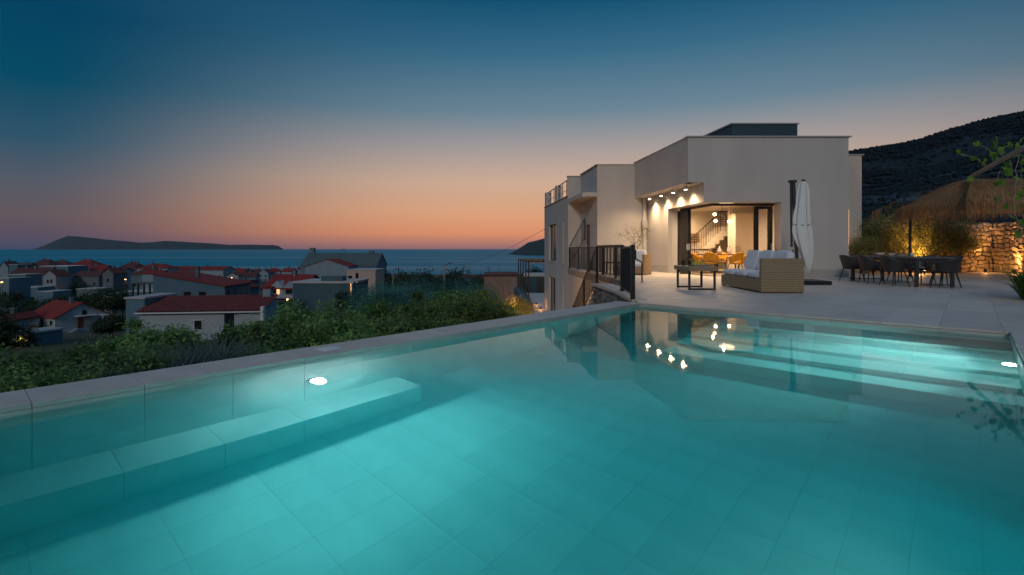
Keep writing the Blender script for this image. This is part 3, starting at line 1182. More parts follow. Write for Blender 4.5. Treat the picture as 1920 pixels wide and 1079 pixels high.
    fr.build('door_track', M_black, V)
    fr = MB()
    fr.box(7.22, 18.365, 0.001, 9.505, 18.50, 0.02)
    wall_mb(fr, (7.22, 18.50), (6.96, 21.0), 0.001, 0.02, 0.14, flip=-1)
    fr.build('door_track', M_black, V)

    def panel(p0, p1, nm='sliding_door', lab=None):
        b = MB()
        d = Vector((p1[0] - p0[0], p1[1] - p0[1], 0)); L = d.length
        Mx = Matrix(((d.x / L, -d.y / L, 0, p0[0]), (d.y / L, d.x / L, 0, p0[1]), (0, 0, 1, 0), (0, 0, 0, 1)))
        w = 0.07
        b.box(0, 0, 0.022, w, 0.05, 2.555, Mx); b.box(L - w, 0, 0.022, L, 0.05, 2.555, Mx)
        b.box(w, 0, 0.022, L - w, 0.05, 0.10, Mx); b.box(w, 0, 2.46, L - w, 0.05, 2.555, Mx)
        o = b.build(nm, M_black, V)
        g = MB(); g.box(w, 0.02, 0.10, L - w, 0.03, 2.46, Mx)
        g.build('pane', M_glass, o)
        h = MB(); h.box(L - 0.05, -0.03, 0.95, L - 0.02, -0.002, 1.2, Mx)
        h.build('handle', M_trim, o)

    panel((6.86, 21.0), (6.96, 20.05))
    panel((6.93, 20.95), (7.02, 20.00))
    for k in range(3):
        panel((8.92 - k * 0.02, 18.47 + 0.06 * k), (9.50 - k * 0.02, 18.47 + 0.06 * k))
    # interior
    b = MB(); b.prism([(6.9, 18.37), (11.52, 18.37), (11.15, 26.69), (6.30, 26.69), (6.68, 23.4), (6.95, 21.0)], -0.05, 0.0005)
    b.build('floor', M_floor_in, V)
    b = MB(); b.prism([(7.23, 18.37), (11.52, 18.37), (11.15, 26.69), (6.36, 26.69), (6.70, 23.4)], 2.95, 3.05)
    b.build('ceiling', M_innerwall, V)
    b = MB(); b.box(6.40, 26.3, 0.001, 11.16, 26.69, 2.949)
    b.build('interior_wall', M_innerwall, V)
    b = MB(); b.box(6.72, 23.6, 0.001, 7.6, 23.75, 2.949)
    b.build('interior_wall', M_innerwall, V)
    b = MB(); b.box(10.22, 23.80, 0.001, 10.37, 24.0, 2.949)
    b.build('column', M_innerwall, V)
    b = MB(); b.box(10.20, 23.77, 1.02, 10.30, 23.798, 1.12)
    b.build('switch_plate', M_black, V)
    # stair inside
    st = MB()
    nst = 11
    for k in range(nst):
        x = 8.35 + 0.205 * k
        z = 0.19 * k
        st.box(x, 24.9, max(0.002, z - 0.28), x + 0.20, 26.295, z + 0.19)
    so = st.build('staircase', M_innerwall, V)
    rl = MB()
    x0, x1 = 8.38, 10.25
    z0 = 1.10; z1 = z0 + (x1 - x0) * 0.19 / 0.205
    rl.tube([(x0, 24.88, z0), (x1, 24.88, z1)], 0.025, 6)
    rl.tube([(x1, 24.88, z1), (x1 + 0.4, 24.88, z1)], 0.02, 6)
    k = x0
    while k < x1:
        zt = z0 + (k - x0) * 0.927
        rl.tube([(k, 24.88, zt - 0.95), (k, 24.88, zt)], 0.009 if round((k - x0) / 0.115) % 5 else 0.018, 6)
        k += 0.115
    for k in range(4):
        rl.tube([(x1 + k * 0.12, 24.88, z1 - 0.95), (x1 + k * 0.12, 24.88, z1)], 0.009, 6)
    rl.tube([(7.9, 24.86, 0.98), (10.2, 24.86, 0.98)], 0.02, 6)
    for k in range(22):
        rl.tube([(7.92 + k * 0.105, 24.86, 0.0), (7.92 + k * 0.105, 24.86, 0.98)], 0.009, 6)
    rl.build('balustrade', M_black, so)
    # ceiling light disc
    b = MB(); b.lathe([(0.28, 0), (0.30, 0.02), (0.30, 0.05)], 24, (8.9, 21.0, 2.898))
    b.build('ceiling_light', emit_mat('ceiling_disc', (1, 0.72, 0.42), 4.0), V)
    for x, y, pw in ((8.6, 20.6, 75), (9.2, 23.2, 85), (8.6, 25.6, 30)):
        lamp('SPOT', (x, y, 2.90), pw * 5.5, WARM, V, 0.05, (0, 0, -1), 172, 1.0)


villa()

# wall spots under the soffit
for k, Yp in enumerate((18.75, 19.85, 21.05, 22.35)):
    x = 6.78 - 0.0995 / 0.995 * (Yp - 17.9) - 0.27
    names = ('first', 'second', 'third', 'fourth')
    sp = thing('ceiling_spotlight', names[k] + ' white cylinder spotlight from the corner under the villa soffit, shining down', 'spotlight', (x, Yp, 3.351), group='spotlights under the soffit')
    b = MB(); b.lathe([(0.065, -0.16), (0.065, 0.0)], 16)
    b.build('can', M_trim, sp)
    b = MB(); b.lathe([(0.052, -0.166), (0.052, -0.1605)], 16)
    b.build('lens', E_spot, sp)
    lamp('SPOT', (0, 0, -0.18), 70, (1.0, 0.70, 0.38), sp, 0.03, (0.30, 0.0, -1.0), 110, 1.0)
    lamp('SPOT', (-0.10, 0, -0.20), 130, (1.0, 0.66, 0.36), sp, 0.05, (-0.25, -0.15, -1.0), 165, 1.0)


# ------------------------------------------------------------------ railings and steps
def railing(name, label, runs, gap=0.115, base=0.0, h=1.06, post_step=2.6, group=None, slopes=None):
    R_ = thing(name, label, 'railing', group=group)
    top = MB(); top.tube([Vector(p) + Vector((0, 0, h)) for p in runs], 0.022, 6)
    top.build('top_rail', M_black, R_)
    bot = MB(); bot.tube([Vector(p) + Vector((0, 0, 0.10)) for p in runs], 0.014, 6)
    bot.build('bottom_rail', M_black, R_)
    pm = MB(); pm.box(-0.025, -0.025, 0, 0.025, 0.025, h - 0.02); pm.box(-0.07, -0.07, 0.0, 0.07, 0.07, 0.012)
    pm = pm.mesh('post'); pm.materials.append(M_black)
    bm_ = MB(); bm_.tube([(0, 0, 0.10), (0, 0, h)], 0.0085, 6)
    bm_ = bm_.mesh('baluster'); bm_.materials.append(M_black)
    for a, c in zip(runs, runs[1:]):
        a, c = Vector(a), Vector(c)
        L = (c - a).length
        k = max(1, round(L / post_step))
        for i in range(k + 1):
            o = link_mesh('post', pm, None, R_); o.location = a.lerp(c, i / k)
        k = int(L / gap)
        for i in range(1, k):
            o = link_mesh('baluster', bm_, None, R_); o.location = a.lerp(c, i / k)
    return R_


railing('railing', 'black railing with thin balusters along the balcony edge by the house', [(2.98, 26.45, 0.0), (3.47, 19.4, 0.0), (3.60, 15.15, 0.0)], gap=0.14)
railing('railing', 'black landing railing on the rubble wall at the stair head', [(2.62, 12.0, 0.02), (2.46, 14.6, 0.02)], gap=0.12, post_step=3)
railing('railing', 'black stair railing sloping down from the terrace', [(2.44, 14.62, 0.0), (2.10, 19.9, -3.1)], gap=0.13, post_step=1.9)
railing('railing', 'slanting black railing of the upper balcony stair by the brown door', [(2.90, 25.6, 0.05), (3.62, 25.2, 1.45)], gap=0.12, post_step=3)


def gate():
    g = thing('garden_gate', 'narrow black barred gate between two posts at the pool corner', 'gate')
    b = MB(); b.box(2.335, 9.93, 0.0, 2.415, 10.01, 1.08); b.build('post', M_black, g)
    b = MB(); b.box(2.55, 11.86, 0.0, 2.63, 11.94, 1.08); b.build('post', M_black, g)
    a, c = Vector((2.385, 10.06, 0)), Vector((2.575, 11.82, 0))
    b = MB()
    for z in (0.10, 1.02):
        b.tube([a + Vector((0, 0, z)), c + Vector((0, 0, z))], 0.018, 6)
    b.build('gate_frame', M_black, g)
    for i in range(15):
        p = a.lerp(c, i / 14)
        b = MB(); b.tube([p + Vector((0, 0, 0.10)), p + Vector((0, 0, 1.02))], 0.010, 6)
        b.build('bar', M_black, g)
    b = MB(); b.box(2.40, 10.02, 0.80, 2.46, 10.06, 0.98); b.build('lock_box', M_black, g)


gate()


def handrail():
    h = thing('handrail', 'short bent black handrail at the open end of the balcony railing', 'handrail')
    b = MB(); b.tube([(3.60, 15.17, 0.75), (3.86, 15.2, 0.62), (3.90, 15.2, 0.57), (3.90, 15.2, 0.0)], 0.022, 8)
    b.build('rail', M_black, h)
    b = MB(); b.lathe([(0.06, 0), (0.06, 0.012)], 12, (3.90, 15.2, 0.0)); b.build('foot_plate', M_black, h)


handrail()


def outer_stairs():
    S = thing('outer_stair', 'pale concrete stair going down beside the terrace to the lower garden', 'stairs', kind='structure')
    for k in range(17):
        y = 14.62 + 0.31 * k
        z = -0.18 * (k + 1)
        x0 = 2.40 - 0.064 * 0.31 * k
        b = MB(); b.box(x0, y, z - 0.5, 3.40, y + 0.31, z)
        b.build('step', M_conc, S)
    sw = thing('rubble_wall', 'dark rubble stone wall with a pale slab top under the landing railing', 'wall')
    b = MB(); b.prism([(2.46, 9.95), (2.62, 9.95), (2.62, 12.0), (2.50, 14.56), (2.34, 14.56), (2.52, 12.0)], -3.4, -0.055)
    b.build('masonry', M_darkstone, sw)
    R = random.Random(5)
    for i in range(150):
        t = R.random(); y = 10.1 + 4.4 * t
        x = 2.52 - 0.0 if y < 12 else 2.52 - (y - 12) * 0.07
        if y < 12: x = 2.46 + (y - 9.95) * 0.029
        z = R.uniform(-1.6, -0.12)
        r = R.uniform(0.05, 0.11)
        b = MB()
        ring = []
        for q in range(6):
            a = 2 * math.pi * q / 6 + R.uniform(-.3, .3)
            ring.append((math.cos(a) * r * 1.2, math.sin(a) * r * 0.8))
        b.v += [(x + 0.01, y + p, z + q) for p, q in ring] + [(x - R.uniform(.03, .06), y + p * .7, z + q * .7) for p, q in ring]
        b.f += [(k, (k + 1) % 6, 6 + (k + 1) % 6, 6 + k) for k in range(6)] + [tuple(range(6, 12))]
        b.build('stone', M_darkstone, sw)
    b = MB(); b.prism([(2.34, 9.88), (2.64, 9.88), (2.64, 12.0), (2.54, 14.60), (2.28, 14.60), (2.42, 12.0)], -0.052, 0.012)
    b.build('slab', M_cope, sw)
    # lamp under the balcony
    wl_ = thing('wall_lamp', 'small warm wall lamp under the balcony by the lower door', 'wall lamp', (3.2, 26.60, -1.0))
    b = MB(); b.box(-0.05, -0.08, -0.1, 0.05, 0.045, 0.1); b.build('lamp_body', E_warm, wl_)
    lamp('POINT', (0.0, -0.35, 0.0), 28, AMBER, wl_, 0.08)


outer_stairs()


# ------------------------------------------------------------------ furniture
def cushion_mb(mb, c, size, e=0.28, n=14, M=None):
    """superellipsoid pillow"""
    sx, sy, sz = (s / 2 for s in size)
    b = len(mb.v)

    def sp(v, p):
        return math.copysign(abs(v) ** p, v)
    m = n // 2 + 1
    for i in range(m + 1):
        u = -math.pi / 2 + math.pi * i / m
        for j in range(2 * n):
            t = math.pi * j / n
            p = Vector((sx * sp(math.cos(u), e * 1.6) * sp(math.cos(t), e), sy * sp(math.cos(u), e * 1.6) * sp(math.sin(t), e), sz * sp(math.sin(u), e * 1.8)))
            if M is not None:
                p = M @ p
            mb.v.append((c[0] + p.x, c[1] + p.y, c[2] + p.z))
    w = 2 * n
    for i in range(m):
        for j in range(w):
            k = (j + 1) % w
            mb.f.append((b + i * w + j, b + i * w + k, b + (i + 1) * w + k, b + (i + 1) * w + j))


def sofa(loc, rz, L, label, ncush, D=0.95):
    """front faces -x, near end panel at y=0, runs to y=L"""
    S = thing('wicker_sofa', label, 'sofa', loc, rz, 'wicker sofas on the terrace')
    b = MB()
    b.box(0.0, 0.10, 0.03, D, L, 0.31)
    b.build('base', M_wicker, S, bevel=0.01)
    b = MB(); b.box(0.0, 0.0, 0.02, D, 0.10, 0.785)
    b.build('end_panel', M_wicker, S, bevel=0.012)
    b = MB(); b.box(D - 0.10, 0.101, 0.312, D, L, 0.74)
    b.build('back_panel', M_wicker, S, bevel=0.012)
    cl = (L - 0.12) / ncush
    for k in range(ncush):
        b = MB(); cushion_mb(b, (D / 2 - 0.06, 0.12 + cl * (k + 0.5), 0.385), (D - 0.12, cl * 0.985, 0.17))
        b.build('seat_cushion', M_white_fab, S, True)
        M = Matrix.Rotation(math.radians(-16), 4, 'Y')
        b = MB(); cushion_mb(b, (D - 0.24, 0.12 + cl * (k + 0.5), 0.70), (0.20, cl * 0.97, 0.54), M=Matrix.Rotation(math.radians(14), 4, 'Y'))
        b.build('back_cushion', M_white_fab, S, True)
    for x in (0.05, D - 0.05):
        for y in (0.05, L - 0.05):
            b = MB(); b.box(x - 0.03, y - 0.03, 0.0, x + 0.03, y + 0.03, 0.032)
            b.build('foot', M_black, S)
    return S


sofa((5.62, 11.42, 0), math.radians(-2), 2.40, 'long tan wicker sofa with white cushions beside the coffee table', 3)
sofa((5.02, 19.20, 0), math.radians(57), 1.25, 'small wicker sofa with white pillows by the soffit wall', 2, 0.85)


def coffee_table():
    T = thing('coffee_table', 'low wicker coffee table on two dark looped metal legs', 'table', (4.63, 12.35, 0))
    b = MB(); b.box(-0.36, -0.12, 0.46, 0.36, 1.02, 0.57)
    b.build('tabletop', M_wicker, T, bevel=0.012)
    for y in (0.0, 0.86):
        b = MB()
        b.box(-0.33, y - 0.025, 0.0, 0.33, y + 0.025, 0.04)
        b.box(-0.33, y - 0.025, 0.042, -0.285, y + 0.025, 0.458)
        b.box(0.285, y - 0.025, 0.042, 0.33, y + 0.025, 0.458)
        b.build('leg', M_anth, T)
    tr = thing('serving_tray', 'oval tray standing on the coffee table under the fruit', 'tray', (4.70, 12.75, 0.571))
    b = MB(); b.lathe([(0.20, 0), (0.24, 0.03), (0.235, 0.034), (0.19, 0.010)], 24)
    b.build('tray', M_trim, tr)
    R = random.Random(2)
    fm = mat('lemon_skin', (0.75, 0.52, 0.05), 0.45, 0.1, 6)
    for k in range(7):
        a = k * 0.9
        f = thing('lemon', 'yellow citrus fruit lying in a ring on the oval tray' if k < 6 else 'yellow citrus fruit on top of the heap on the tray', 'fruit', (4.70 + 0.11 * math.cos(a) * (1 if k < 6 else 0), 12.75 + 0.11 * math.sin(a) * (1 if k < 6 else 0), 0.625 + (0.05 if k == 6 else 0)), a, 'fruit on the tray')
        b = MB(); b.lathe([(0.005, -0.05), (0.03, -0.042), (0.047, -0.015), (0.047, 0.015), (0.03, 0.04), (0.006, 0.052)], 12)
        o = b.build('peel', fm, f, True); o.rotation_euler = (1.4, 0, 0)
    P = thing('pineapple', 'ripe pineapple standing among glasses on the coffee table', 'pineapple', (4.60, 12.98, 0.571))
    b = MB(); b.lathe([(0.04, 0.0), (0.075, 0.03), (0.085, 0.09), (0.075, 0.15), (0.04, 0.185)], 14)
    b.build('fruit_body', mat('pineapple_skin', (0.30, 0.20, 0.06), 0.7, 0.5, 30, bump=0.8, bscale=30), P, True)
    b = MB()
    for k in range(16):
        a = k * 2.4; l = 0.10 + 0.08 * (1 - k / 16)
        o_ = Vector((math.cos(a), math.sin(a), 0)) * (0.25 + 0.5 * k / 16)
        t = Vector((0, 0, 0.18))
        tip = t + (Vector((0, 0, 1)) + o_).normalized() * l
        sd = Vector((-math.sin(a), math.cos(a), 0)) * 0.012
        b.poly([t - sd, t + sd, tip])
    b.build('leaf_tuft', M_leafgarden, P)
    for i, (dx, dy) in enumerate(((4.34, 12.85), (4.44, 12.68), (4.42, 13.05))):
        lab = ('glass of yellow drink at the table edge nearest the stair', 'glass of yellow drink beside the fruit tray', 'glass of yellow drink behind the pineapple')[i]
        g = thing('drinking_glass', lab, 'glass', (dx, dy, 0.571), group='glasses on the coffee table')
        b = MB(); b.lathe([(0.03, 0.0), (0.036, 0.14), (0.033, 0.14), (0.027, 0.012)], 16)
        b.build('tumbler', M_glass, g, True)
        b = MB(); b.lathe([(0.026, 0.013), (0.031, 0.10)], 16)
        b.build('drink', mat('yellow_drink', (0.65, 0.60, 0.08), 0.3, 0.1, 4), g, True)


coffee_table()


def shell_chair(name, label, cat, loc, rz, mshell, mleg, mpad, hb=0.82, ha=0.63, gap=False, group=None, pad=True):
    """faces +x; back at -x"""
    C_ = thing(name, label, cat, loc, rz, group)
    zs = 0.43
    b = MB()
    nA, nH = 22, 7
    for i in range(nA + 1):
        u = -1 + 2 * i / nA
        a = math.pi + u * math.radians(112)
        k = (math.cos(u * math.pi) + 1) / 2                      # 1 at the back, 0 at the arm tips
        k = k ** 0.8
        ztop = ha + (hb - ha) * k
        zbot = zs - 0.02 if not gap else (zs + 0.14 * (k ** 2) - 0.02)
        for j in range(nH + 1):
            t = j / nH
            z = zbot + (ztop - zbot) * t
            rr = 0.225 + 0.055 * t + 0.02 * k * t
            b.v.append((rr * math.cos(a) * 1.0 - 0.05 * t * k, rr * math.sin(a) * 1.03, z))
    for i in range(nA):
        for j in range(nH):
            q = i * (nH + 1) + j
            b.f.append((q, q + nH + 1, q + nH + 2, q + 1))
    o = b.build('back_shell', mshell, C_, True)
    so = o.modifiers.new('thick', 'SOLIDIFY'); so.thickness = 0.03 if gap else 0.016; so.offset = 0
    b = MB()
    prof = []
    b.lathe([(0.19, zs - 0.05), (0.235, zs - 0.03), (0.245, zs), (0.22, zs + 0.012), (0.05, zs + 0.008)], 24)
    b.build('seat', mshell, C_, True)
    if pad:
        b = MB(); b.lathe([(0.20, zs + 0.013), (0.215, zs + 0.03), (0.19, zs + 0.045), (0.04, zs + 0.05)], 20, (0.02, 0, 0))
        b.build('seat_pad', mpad, C_, True)
    lm = {}
    for sx in (-1, 1):
        for sy in (-1, 1):
            b = MB(); b.tube([(sx * 0.155, sy * 0.165, zs - 0.04), (sx * 0.235, sy * 0.235, 0.0)], [0.018, 0.012], 8)
            b.build('leg', mleg, C_)
    return C_


T0 = (11.12, 14.6)


def dining():
    T = thing('dining_table', 'long dark outdoor dining table set for eight', 'table', (T0[0], T0[1], 0), math.radians(-4))
    b = MB(); b.box(-0.48, -1.42, 0.745, 0.48, 1.42, 0.785)
    b.build('tabletop', mat('table_metal', (0.14, 0.15, 0.16), 0.35, 0.06, 2), T, bevel=0.004)
    for sx in (-1, 1):
        for sy in (-1, 1):
            b = MB(); b.box(sx * 0.44 - 0.035, sy * 1.38 - 0.035, 0, sx * 0.44 + 0.035, sy * 1.38 + 0.035, 0.744)
            b.build('leg', M_anth, T)
    b = MB(); b.box(-0.45, -1.39, 0.67, 0.45, -1.36, 0.743); b.box(-0.45, 1.36, 0.67, 0.45, 1.39, 0.743)
    b.box(-0.45, -1.358, 0.67, -0.42, 1.358, 0.743); b.box(0.42, -1.358, 0.67, 0.45, 1.358, 0.743)
    b.build('apron', M_anth, T)
    b = MB()
    b.box(-0.405, -1.385, 0.05, 0.405, -1.36, 0.075); b.box(-0.405, 1.36, 0.05, 0.405, 1.385, 0.075)
    b.build('foot_rail', M_anth, T)
    G = 'black shell chairs round the outdoor table'
    R4 = math.radians(-4)

    def place(lx, ly, rz):
        c, s = math.cos(R4), math.sin(R4)
        return (T0[0] + c * lx - s * ly, T0[1] + s * lx + c * ly, 0), rz
    pos = [(-0.72, -0.95, 0.05, 'black shell chair on the house side, closest of its row to the pool'),
           (-0.74, 0.0, -0.06, 'black shell chair in the middle of the house side row'),
           (-0.72, 0.95, 0.1, 'black shell chair on the house side, last of its row towards the wall'),
           (0.72, -0.75, math.pi - 0.1, 'black shell chair on the wall side, closest of its row to the pool'),
           (0.74, 0.15, math.pi + 0.08, 'black shell chair in the middle of the stone wall side row'),
           (0.72, 1.0, math.pi, 'black shell chair on the stone wall side, end of its row by the shrubs'),
           (0.10, -1.62, math.pi / 2 + 0.45, 'dark shell chair turned askew at the pool end of the table'),
           (0.05, 1.75, -math.pi / 2, 'black shell chair at the shrub end of the table')]
    first = None
    for lx, ly, rz, lab in pos:
        loc, r = place(lx, ly, rz)
        if first is None:
            first = shell_chair('shell_chair', lab, 'chair', loc, r, M_char, M_char, M_seatpad, group=G)
        else:
            dup(first, loc, r, lab, G)

    def on(lx, ly):
        return place(lx, ly, 0)[0][0], place(lx, ly, 0)[0][1], 0.7855
    for nm, lab, cat, lx, ly, prof, m in (
            ('serving_bowl', 'wide pale bowl at the shrub end of the outdoor table', 'bowl', -0.15, 0.55, [(0.05, 0), (0.10, 0.04), (0.13, 0.10), (0.12, 0.10), (0.05, 0.012)], M_ceramic),
            ('small_bowl', 'smaller pale bowl next to the wide bowl', 'bowl', -0.02, 0.25, [(0.05, 0), (0.08, 0.03), (0.10, 0.08), (0.09, 0.08), (0.04, 0.012)], M_ceramic),
            ('cup', 'white mug on the outdoor dining table', 'cup', 0.08, -0.45, [(0.04, 0), (0.042, 0.10), (0.038, 0.10), (0.034, 0.01)], M_trim)):
        t = thing(nm, lab, cat, on(lx, ly))
        b = MB(); b.lathe(prof, 20); b.build('body', m, t, True)
    t = thing('bread_basket', 'low tan basket between bowls and mug', 'basket', on(0.02, -0.12))
    b = MB(); b.box(-0.14, -0.09, 0, 0.14, 0.09, 0.075); b.build('body', M_wicker, t, bevel=0.012)
    b = MB(); cushion_mb(b, (0, 0, 0.085), (0.2, 0.13, 0.06), 0.6); b.build('bread', M_wood, t, True)


dining()


def parasol():
    P = thing('closed_parasol', 'closed white cantilever parasol tied round its dark mast', 'parasol', (8.10, 14.5, 0))
    b = MB(); b.box(-0.10, -0.50, 0.0, 0.75, 0.40, 0.11)
    b.build('base_plate', M_black, P, bevel=0.015)
    b = MB(); b.tube([(0.10, 0.05, 0.11), (-0.02, 0.05, 2.95)], 0.05, 10); b.tube([(-0.07, 0.05, 1.05), (-0.09, 0.05, 2.95)], 0.032, 8)
    b.build('mast', M_anth, P)
    b = MB(); b.box(-0.14, -0.01, 2.90, 0.05, 0.11, 2.97); b.build('mast_cap', M_anth, P)
    b = MB(); b.tube([(0.10, 0.05, 0.85), (-0.05, -0.02, 0.85), (-0.08, -0.02, 0.98)], 0.018, 8); b.build('crank', M_black, P)
    # folded canopy: fluted tapering sheath
    b = MB()
    prof = [(2.94, 0.05), (2.86, 0.11), (2.6, 0.15), (2.3, 0.17), (2.0, 0.19), (1.78, 0.22), (1.72, 0.20), (1.66, 0.215), (1.45, 0.245), (1.2, 0.225), (0.9, 0.20), (0.65, 0.15), (0.45, 0.09), (0.32, 0.04)]
    n = 40
    R = random.Random(4)
    ph = [R.uniform(0, 6.28) for _ in range(8)]
    for z, r in [(z_, r_ * 1.12) for z_, r_ in prof]:
        cx = 0.25 - 0.06 * smooth(2.9, 1.7, z) if z > 1.7 else 0.19 + 0.17 * smooth(1.7, 0.3, z)
        for k in range(n):
            a = 2 * math.pi * k / n
            fl = 1 + 0.16 * math.sin(8 * a + z * 0.7) + 0.08 * math.sin(13 * a + 2 * z) + 0.05 * math.sin(3 * a + ph[0])
            zz = z
            if z < 1.5:
                zz = z + (1.5 - z) * 0.38 * (0.5 + 0.5 * math.sin(4 * a + ph[1])) * (0.5 + 0.5 * math.cos(a - 2.6))
            if z > 2.9:
                fl = 1
            b.v.append((cx + r * fl * math.cos(a) * 1.0, 0.02 + r * fl * 0.85 * math.sin(a), zz))
    for i in range(len(prof) - 1):
        for k in range(n):
            k2 = (k + 1) % n
            b.f.append((i * n + k, (i + 1) * n + k, (i + 1) * n + k2, i * n + k2))
    b.f.append(tuple(range(n)))
    b.build('canopy', M_canvas, P, True, subsurf=1)
    b = MB(); b.lathe([(0.05, 2.945), (0.055, 2.975), (0.02, 2.99)], 16, (0.25, 0.02, 0)); b.build('hub', M_anth, P)
    b = MB()
    pts = []
    for k in range(25):
        a = 2 * math.pi * k / 24
        pts.append((0.19 + 0.235 * math.cos(a), 0.02 + 0.205 * math.sin(a), 1.70 + 0.03 * math.sin(a)))
    b.tube(pts, 0.008, 6, cap=False); b.build('tie_cord', M_black, P)


parasol()


# ------------------------------------------------------------------ foliage
def leaf_mesh(name, n, rx, rz, clumps, lsize, spread, seed, m, aspect=0.45, shell=0.62, flat=0.0):
    r = np.random.default_rng(seed)
    # clump centres spread through an uneven crown
    d = r.normal(size=(clumps, 3)); d /= np.linalg.norm(d, axis=1)[:, None]
    rad = shell + (1 - shell) * r.random(clumps) ** 0.7
    rad *= 0.80 + 0.35 * r.random(clumps)
    low = d[:, 2] < -0.35
    d[low, 2] *= 0.5
    cc = d * rad[:, None] * np.array([rx, rx, rz])
    idx = r.integers(0, clumps, n)
    cs = spread * (0.6 + 0.8 * r.random(clumps))
    p = cc[idx] + r.normal(size=(n, 3)) * cs[idx][:, None] * np.array([1, 1, 0.75])
    nrm = 0.85 * r.normal(size=(n, 3)) + np.array([0, 0, 0.5]) + 1.5 * p / np.array([rx, rx, rz])
    nrm /= np.linalg.norm(nrm, axis=1)[:, None]
    t = np.cross(nrm, r.normal(size=(n, 3))); t /= np.linalg.norm(t, axis=1)[:, None]
    bt = np.cross(nrm, t)
    L = lsize * (0.6 + 0.8 * r.random(n))[:, None]
    W = L * aspect
    tip = p + t * L * 0.55 - nrm * L * 0.12
    base = p - t * L * 0.45
    v = np.stack([base, p + bt * W * 0.5, tip, p - bt * W * 0.5], axis=1).reshape(-1, 3)
    me = bpy.data.meshes.new(name)
    me.vertices.add(4 * n)
    me.vertices.foreach_set('co', v.ravel())
    me.loops.add(4 * n)
    me.loops.foreach_set('vertex_index', np.arange(4 * n, dtype=np.int32))
    me.polygons.add(n)
    me.polygons.foreach_set('loop_start', np.arange(0, 4 * n, 4, dtype=np.int32))
    me.update(calc_edges=True)
    me.validate()
    me.materials.append(m)
    return me


def trunk_mesh(name, h, r0, seed, spread=0.8, limbs=5, m=None):
    R = random.Random(seed)
    b = MB()
    fork = h * 0.42
    b.tube([(0, 0, -0.3), (0.03, 0.02, fork * 0.5), (0, 0.04, fork)], [r0 * 1.3, r0, r0 * 0.85], 8)
    for k in range(limbs):
        a = 2 * math.pi * k / limbs + R.uniform(-.4, .4)
        e = Vector((math.cos(a) * spread * R.uniform(.6, 1), math.sin(a) * spread * R.uniform(.6, 1), h * R.uniform(.75, 1.0)))
        mid = Vector((e.x * .4, e.y * .4, fork + (e.z - fork) * .55))
        b.tube([(0, 0.03, fork - 0.05), mid, e], [r0 * .6, r0 * .4, r0 * .15], 6)
        for q in range(2):
            e2 = mid + Vector((R.uniform(-.5, .5) * spread, R.uniform(-.5, .5) * spread, R.uniform(.15, .4) * h))
            b.tube([mid, e2], [r0 * .3, r0 * .1], 5)
    me = b.mesh(name, True)
    me.materials.append(m or M_bark)
    return me


CROWN_C = [leaf_mesh('crown', 9000, 1.0, 0.85, 46, 0.095, 0.125, 20 + k, M_leafcit) for k in range(4)]
CROWN_D = [leaf_mesh('crown', 5000, 1.0, 0.9, 60, 0.10, 0.16, 40 + k, M_leafdark, aspect=0.6) for k in range(3)]
CROWN_O = [leaf_mesh('crown', 8000, 1.0, 0.75, 80, 0.075, 0.16, 60 + k, M_leafolive, aspect=0.25) for k in range(3)]
CROWN_G = [leaf_mesh('crown', 7000, 1.0, 0.95, 70, 0.075, 0.17, 80 + k, M_leafgarden, aspect=0.32, shell=0.35) for k in range(3)]
TRUNK = [trunk_mesh('trunk', 1.6, 0.07, 5 + k) for k in range(3)]


def tree(name, label, cat, x, y, ztop, rad, crowns, group, k=0, zb=None, tall=None, rzs=0.85):
    zb = terr(x, y) if zb is None else zb
    t = thing(name, label, cat, (x, y, zb), random.uniform(0, 6.28), group)
    c = link_mesh('crown', crowns[k % len(crowns)], None, t)
    c.scale = (rad, rad * random.uniform(.9, 1.1), rad * random.uniform(.92, 1.08))
    zc = max(rad * 0.55, ztop - zb - rad * rzs)
    c.location = (0, 0, zc)
    tr = link_mesh('trunk', TRUNK[k % len(TRUNK)], None, t)
    s = zc * 1.12 / 1.6
    tr.scale = (max(0.8, rad * .75), max(0.8, rad * .75), s)
    return t


def P2(px, Y):
    return gx(px, Y), Y


G1 = 'citrus trees on the slope outside the pool'
grove = [(30, 668, 7.6, .95), (120, 650, 9.2, 1.15), (205, 672, 8.6, .9), (-40, 660, 9.5, 1.2), (70, 648, 11.5, 1.1), (172, 650, 11.2, 1.1),
         (262, 612, 15.5, 1.5), (318, 598, 16.5, 1.7), (362, 632, 13.0, 1.15), (290, 655, 10.3, .9),
         (476, 602, 16.5, 1.25), (512, 585, 18.0, 1.7), (585, 572, 19.5, 1.8), (470, 634, 12.6, 1.15), (545, 618, 13.3, 1.3), (625, 596, 14.6, 1.45),
         (668, 566, 19.5, 1.7), (722, 560, 20.5, 1.75), (778, 552, 21.5, 1.8), (838, 545, 22.5, 1.8), (893, 541, 23.0, 1.7), (690, 606, 13.5, 1.2),
         (752, 588, 15.4, 1.4), (822, 578, 16.2, 1.45), (884, 566, 17.5, 1.45), (930, 556, 20.0, 1.15)]
GL = ['citrus tree on the slope whose crown meets the coping {}', 'bushy citrus tree {}']
where = ['at the frame edge below the street lamp', 'below the white van', 'in front of the grey shrubs', 'outermost beyond the coping corner', 'beside the road below the lamp posts', 'under the white gabled house',
         'before the pale wall of the tiled house', 'tallest of those before the tiled house', 'before the door of the tiled house', 'low beside the grey shrubs',
         'below the tile roof end', 'below the dormer house', 'below the flat grey building', 'just behind the skimmer lid', 'behind the second coping joint past the lid', 'below the lamp post by the grey building',
         'behind the lamp post by the grey building', 'below the peach house', 'in front of the teal olive trees, first', 'in front of the teal olive trees, middle', 'in front of the teal olive trees, last', 'low behind the coping midway to the villa',
         'with a dense dark crown midway along the coping', 'two crowns before the lit shrub', 'next to the lit shrub', 'touching the bare lit tree']
